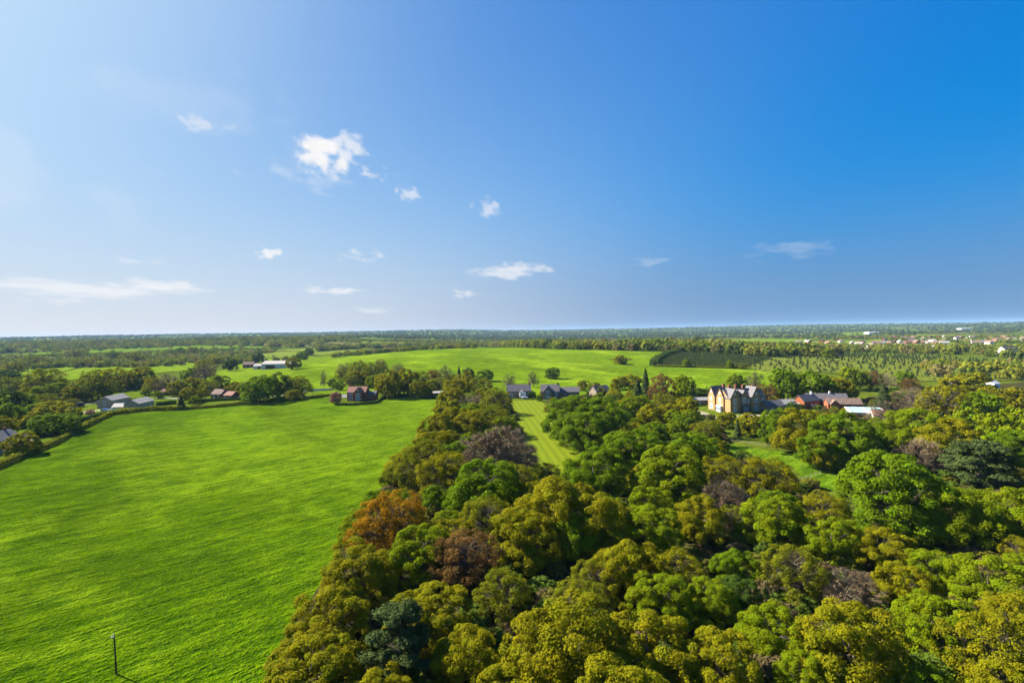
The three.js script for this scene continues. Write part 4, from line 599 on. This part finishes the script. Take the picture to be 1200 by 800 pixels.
cottage('stable_block', 'grey-roofed low stable block past the mansion annexe', 922, 479, 6, { category: 'outbuilding', len: 8, wid: 6, eave: 3, ridge: 5, wall: M.stone, roof: M.paleslate, windows: [['f', 0, 1.5]] });
cottage('coach_house', 'coach house with orange brick gable end and dark roof', 945, 477.5, 24, { category: 'outbuilding', len: 12, wid: 7, eave: 4, ridge: 7, wall: M.redbrick, roof: M.slate, chimneys: [[4, 0, 1.8, M.white]], windows: [['f', 0, 1.8], ['f', 3, 1.8], ['l', 0, 2, 1.6, 1.4]], door: -3 });
cottage('long_outbuilding', 'long dark-roofed outbuilding behind the coach house', 968, 476, -14, { category: 'outbuilding', len: 20, wid: 7.5, eave: 3.8, ridge: 7.0, wall: M.brick, roof: M.slate, chimneys: [[2, 0, 1.6, M.white]], windows: [['f', -6, 1.8], ['f', 6, 1.8]], door: 0 });
cottage('tiled_outbuilding', 'brown-roofed outbuilding with arched brick gable by the glasshouse', 988, 479.5, -14, { category: 'outbuilding', len: 16, wid: 7, eave: 3.2, ridge: 5.8, wall: M.redbrick, roof: M.browntile, wings: [{ x: -5, z: 3.2, len: 3, wid: 4, eave: 3.2, ridge: 5.2, across: true }], windows: [['f', 4, 1.6, 1.8, 1.4]], door: 1 });
{ // glass-roofed pool house
  const g = thing('glasshouse', 'white-framed glass-roofed pool house behind the green park tree', 'glasshouse', ground(1014, 489), turnTo(-14));
  part('wall', join([box(15, 2.8, 0.3, 0, 1.4, 3.5), box(15, 3.6, 0.3, 0, 1.8, -3.5), box(0.3, 3.2, 6.7, -7.35, 1.6, 0), box(0.3, 3.2, 6.7, 7.35, 1.6, 0)]), M.white, g);
  const roof = part('roof', join([box(15.4, 0.22, 0.5, 0, 2.95, 3.6), box(15.4, 0.22, 0.5, 0, 4.35, -3.6), box(0.5, 0.22, 7.4, -7.5, 3.6, 0).applyMatrix4(new THREE.Matrix4().makeRotationX(0.19)), box(0.5, 0.22, 7.4, 7.5, 3.6, 0).applyMatrix4(new THREE.Matrix4().makeRotationX(0.19)), box(0.8, 0.22, 7.4, 0, 3.6, 0).applyMatrix4(new THREE.Matrix4().makeRotationX(0.19))]), M.white, g);
  for (let i = 0; i < 8; i++) { const x = -6.4 + 1.83 * i; const p = part('pane', box(1.6, 0.08, 6.9), M.pool, roof); p.position.set(x, 3.66, 0); p.rotation.x = 0.19; }
  for (const x of [-5, -2, 2, 5]) addWindow(g, x, 1.5, 3.68, 0, 1.6, 1.6);
}
cottage('garden_pavilion', 'small pink-tiled pavilion at the end of the glasshouse', 1030, 491, -14, { category: 'pavilion', len: 6, wid: 5, eave: 2.4, ridge: 4.2, wall: M.cream, roof: M.redtile, windows: [['f', 0, 1.3]] });
cottage('white_shed', 'pale flat shed among the trees below the plantation', 1124, 455.5, 8, { category: 'shed', len: 16, wid: 8, eave: 4, ridge: 5.2, wall: M.white, roof: M.tin, windows: [['f', 0, 2]] });
cottage('white_hut', 'tiny white hut among the trees below the plantation', 1164, 455, 20, { category: 'shed', len: 6, wid: 5, eave: 3.4, ridge: 5, wall: M.white, roof: M.tin, windows: [['f', 0, 1.8]] });
cottage('large_grey_house', 'broad grey-roofed house standing apart before the distant town', 1182, 416, 15, { len: 26, wid: 14, eave: 6, ridge: 12, wall: M.cream, roof: M.slate, windows: [['f', -7, 3, 2, 2], ['f', 7, 3, 2, 2]], chimneys: [[6, 0]] });
cottage('warehouse', 'long white warehouse roof far out on the plain', 1022, 391, 4, { category: 'warehouse', len: 62, wid: 40, eave: 8, ridge: 10, wall: M.white, roof: M.tin });
cottage('warehouse', 'white factory roof near the horizon above the town', 1130, 386.2, 4, { category: 'warehouse', len: 80, wid: 50, eave: 8, ridge: 10, wall: M.tin, roof: M.tin });
{ // the distant town: every house its own
  const r = rngOf(808), walls = [M.white, M.cream, M.redbrick, M.brick, M.white], roofs = [M.redtile, M.browntile, M.slate, M.browntile, M.paleslate], words = ['red-roofed', 'brown-roofed', 'slate-roofed', 'brown-roofed', 'pale-roofed'];
  for (const [x0, x1, y0, y1, n, where] of [[1000, 1110, 403, 410.5, 30, 'in the estate beyond the plantation'], [1105, 1215, 396.5, 405, 32, 'in the town by the horizon'], [930, 1000, 401, 405, 8, 'at the edge of the plain'], [1030, 1110, 397, 400, 10, 'beyond the pale strip of field']]) for (let i = 0; i < n; i++) {
    const x = lerp(x0, x1, (i + r()) / n), y = lerp(y0, y1, r()) - (x - x0) * 0.012, k = Math.floor(r() * 5), w = words[k], g = thing('distant_house', `small ${w} house ${where}`, 'house', ground(x, y), r() * 3, `${w} houses ${where}`);
    block(g, { len: 11 + 7 * r(), wid: 8 + 3 * r(), eave: 5 + r(), ridge: 8.5 + r(), wall: walls[Math.floor(r() * 5)], roof: roofs[k], over: 0.4 });
  }
}
// ------------------------------------------------------------------ conifer plantation
{
  const proto = FORM.young[0], r = rngOf(66), spots = [];
  for (let k = 0; k < 30000 && spots.length < 760; k++) { const xs = PLANT.map((p) => p.x), zs = PLANT.map((p) => p.z), x = lerp(Math.min(...xs), Math.max(...xs), r()), z = lerp(Math.min(...zs), Math.max(...zs), r()); if (!inside(PLANT, x, z) || spots.some(([a, b]) => Math.hypot(a - x, b - z) < 5.5)) continue; spots.push([x, z]); }
  spots.sort((a, b) => Math.hypot(...a) - Math.hypot(...b));
  spots.slice(0, 300).forEach(([x, z], i) => { const f = FORM.young[i % 2], g = thing('plantation_conifer', 'young dark conifer standing in the open grassy plantation', 'conifer', new THREE.Vector3(x, terrain(x, z), z), r() * 6, 'young conifers in the grassy plantation'); const s = 0.55 + 0.55 * r(); g.scale.set(s * 1.3, s * (0.65 + 0.3 * r()), s * 1.3); part('trunk', f.wood, barkMat, g); part('crown', f.crown, LEAF.dark, g); });
  const rest = spots.slice(300), put = (name, label, list, s0) => { const m = new THREE.InstancedMesh(proto.crown, LEAF.dark, list.length), d = new THREE.Object3D(); list.forEach(([x, z], i) => { const s = s0 * (0.8 + 0.6 * r()); d.position.set(x, terrain(x, z), z); d.rotation.y = r() * 6; d.scale.set(s, s, s); d.updateMatrix(); m.setMatrixAt(i, d.matrix); }); m.name = name; tag(m, label, 'plantation', null, 'stuff'); scene.add(m); };
  put('plantation_conifers_beyond', 'mass of small conifers at the far side of the plantation', rest, 0.85);
  const rows = [], a = 0.35;
  { const xs = ROWS.map((p) => p.x), zs = ROWS.map((p) => p.z); for (let x = Math.min(...xs); x < Math.max(...xs); x += 3.2) for (let z = Math.min(...zs); z < Math.max(...zs); z += 3.2) { const u = x + (r() - 0.5) * 1.2, v = z + (r() - 0.5) * 1.2; if (inside(ROWS, u, v)) rows.push([u, v]); } }
  put('conifer_rows', 'close rows of small dark conifers inside the curving hedge', rows.slice(0, 9000), 0.62);
}
// ------------------------------------------------------------------ pole, cars, wall, fence
{
  const at = ground(136, 790), k = metresPerPixel(at), H = 48 * k, g = thing('wooden_pole', 'lone weathered wooden pole standing in the pasture field', 'pole', at);
  g.rotation.z = 0.03;
  part('shaft', new THREE.CylinderGeometry(0.075, 0.12, H, 10).translate(0, H / 2, 0), withMap(mat(0.075, 0.06, 0.04), barkMap, 0.5), g);
  part('bracket', box(0.34, 0.1, 0.1, -0.1, H - 0.4, 0.14), M.wood, g);
  for (const x of [-0.2, 0.05]) { const i = part('insulator', new THREE.CylinderGeometry(0.06, 0.09, 0.22, 8), M.cream, g); i.position.set(x, H - 0.24, 0.16); }
  part('top_cap', new THREE.ConeGeometry(0.10, 0.16, 10).translate(0, H + 0.1, 0), M.tin, g);
}
function car(label, px, py, deg, color) {
  const g = thing('parked_car', label, 'car', ground(px, py), turnTo(deg)), paint = mat(...color, { roughness: 0.3, specularIntensity: 0.8, clearcoat: 0.6 });
  g.position.y += 0.12;
  const sh = new THREE.Shape([[-2.1, 0.35], [2.1, 0.35], [2.15, 0.75], [1.9, 0.92], [1.0, 1.0], [0.45, 1.42], [-1.1, 1.45], [-1.85, 1.0], [-2.12, 0.9]].map(([x, y]) => new THREE.Vector2(x, y)));
  part('body', new THREE.ExtrudeGeometry(sh, { depth: 1.5, bevelEnabled: true, bevelSize: 0.1, bevelThickness: 0.12, bevelSegments: 2 }).translate(0, 0, -0.75), paint, g);
  for (const s of [-1, 1]) { const w = part('side_window', box(1.7, 0.36, 0.03), M.glass, g); w.position.set(-0.35, 1.2, s * 0.885); for (const x of [-1.3, 1.35]) { const t = part('wheel', new THREE.CylinderGeometry(0.33, 0.33, 0.22, 14).rotateX(Math.PI / 2), M.dark, g); t.position.set(x, 0.33, s * 0.8); part('rim', new THREE.CylinderGeometry(0.2, 0.2, 0.24, 10).rotateX(Math.PI / 2), M.tin, t); } }
  const f = part('windscreen', box(0.04, 0.62, 1.35), M.glass, g); f.position.set(0.78, 1.2, 0); f.rotation.z = 0.92;
}
car('blue car parked on the gravel below the stone barn', 122.5, 481.5, 8, [0.10, 0.22, 0.50]);
car('white car parked on the gravel beside the blue car', 132, 481.5, 12, [0.75, 0.75, 0.74]);
car('pink-red car parked beside the long stone barn', 115, 473, 20, [0.55, 0.25, 0.30]);
car('pale silver car parked by the head of the striped lawn', 615, 467.3, 4, [0.6, 0.6, 0.6]);
{ // dark horse trailer
  const g = thing('horse_trailer', 'dark boxy trailer parked beyond the parked cars', 'trailer', ground(93, 477), 0.3);
  part('body', new THREE.ExtrudeGeometry(new THREE.Shape([[-2.2, 0.6], [2.2, 0.6], [2.2, 3.0], [-1.7, 3.2], [-2.2, 2.6]].map(([x, y]) => new THREE.Vector2(x, y))), { depth: 2.2, bevelEnabled: true, bevelSize: 0.06, bevelThickness: 0.06, bevelSegments: 1 }).translate(0, 0, -1.1), M.dark, g);
  for (const s of [-1, 1]) part('wheel', new THREE.CylinderGeometry(0.4, 0.4, 0.25, 12).rotateX(Math.PI / 2).translate(-0.3, 0.4, s * 1.15), M.dark, g);
}
{ // pale garden wall by the lane
  const a = ground(357, 459), b = ground(391, 457.5), L = a.distanceTo(b), g = thing('garden_wall', 'pale stone garden wall along the lane by the slender bare tree', 'wall', a.clone().lerp(b, 0.5), Math.atan2(-(b.z - a.z), b.x - a.x));
  part('wall', box(L, 2.0, 0.5, 0, 0.8, 0), M.cream, g); part('coping', box(L + 0.1, 0.16, 0.7, 0, 1.88, 0), M.stone, g);
}
function fence(label, pixels, step) {
  const c = new THREE.CatmullRomCurve3(pixels.map(([x, y]) => ground(x, y))), n = Math.round(c.getLength() / step), o = c.getPoint(0), g = thing('post_fence', label, 'fence', o);
  const post = box(0.11, 1.25, 0.11, 0, 0.5, 0), m = mat(0.24, 0.21, 0.16); let prev = null;
  for (let i = 0; i <= n; i++) { const p = c.getPointAt(i / n).sub(o); p.y = terrain(p.x + o.x, p.z + o.z) - o.y; const q = part('post', post, m, g); q.position.copy(p); if (prev) { const d = p.clone().sub(prev), L = d.length(); for (const y of [0.5, 1.0]) { const r = part('rail', box(1, 0.07, 0.04), m, g); r.scale.x = L; r.position.copy(prev).lerp(p, 0.5); r.position.y += y; r.rotation.y = Math.atan2(-d.z, d.x); } } prev = p; }
}
fence('pale post-and-rail fence along the clearing under the mansion trees', [[850, 517], [880, 521], [905, 524.5], [930, 526]], 3);
fence('pale post-and-rail fence across the clearing behind a golden tree', [[935, 566], [950, 560], [962, 556]], 3);

// ------------------------------------------------------------------ what single trees out: their order from a landmark
{
  const marks = [[470, 790, 'grey-green pine'], [456, 654, 'orange-brown field-edge tree'], [586, 568, 'wide bare lawn-side tree'], [566, 610, 'round green belt tree'], [997, 805, 'orange-gold dense round tree'], [1046, 627, 'largest round green park tree'], [1148, 570, 'dark spreading pine'], [857, 484, 'stone mansion'], [1014, 489, 'glass-roofed pool house'], [420, 468, 'red brick house'], [5, 530, 'slate-roofed farmhouse'], [136, 477, 'long grey stone barn'], [328, 431, 'largest farm barn'], [258, 467, 'dark brick cottage'], [608, 464, 'wide slate-roofed cottage'], [645, 466, 'gabled stone cottage'], [757, 467, 'tallest dark conifer'], [727, 421, 'lone pasture tree'], [136, 790, 'lone wooden pole'], [780, 418, 'curving plantation hedge'], [304, 473, 'broad field-shading tree'], [900, 540, 'clearing fence'], [1124, 455, 'pale flat shed'], [1182, 415, 'broad grey-roofed house'], [515, 464, 'dark timber shed'], [92, 426, 'long dark field hedge']].map(([x, y, n]) => [ground(x, y), n]);
  const order = ['first', 'second', 'third', 'fourth', 'fifth', 'sixth', 'seventh', 'eighth', 'ninth', 'tenth', 'eleventh', 'twelfth'], sets = new Map();
  for (const o of scene.children) { if (o.userData.category !== 'tree' || !o.userData.group) continue; let best = 1e9, name; for (const [p, n] of marks) { const d = p.distanceTo(o.position); if (d < best) { best = d; name = n; } } const key = o.userData.label.split(' tree ')[0] + '|' + name; if (!sets.has(key)) sets.set(key, []); sets.get(key).push([best, o]); }
  for (const [key, list] of sets) { const [words, name] = key.split('|'); list.sort((a, b) => a[0] - b[0]); list.forEach(([, o], i) => { if (i < order.length) o.userData.label = `${words} tree, ${order[i]} of its kind from the ${name}`; else { o.userData.label = `${words} tree well away from the ${name}`; } }); }
}
scene.traverse((o) => { if (o.isMesh) { o.castShadow = true; o.receiveShadow = true; } });
renderer.render(scene, camera);
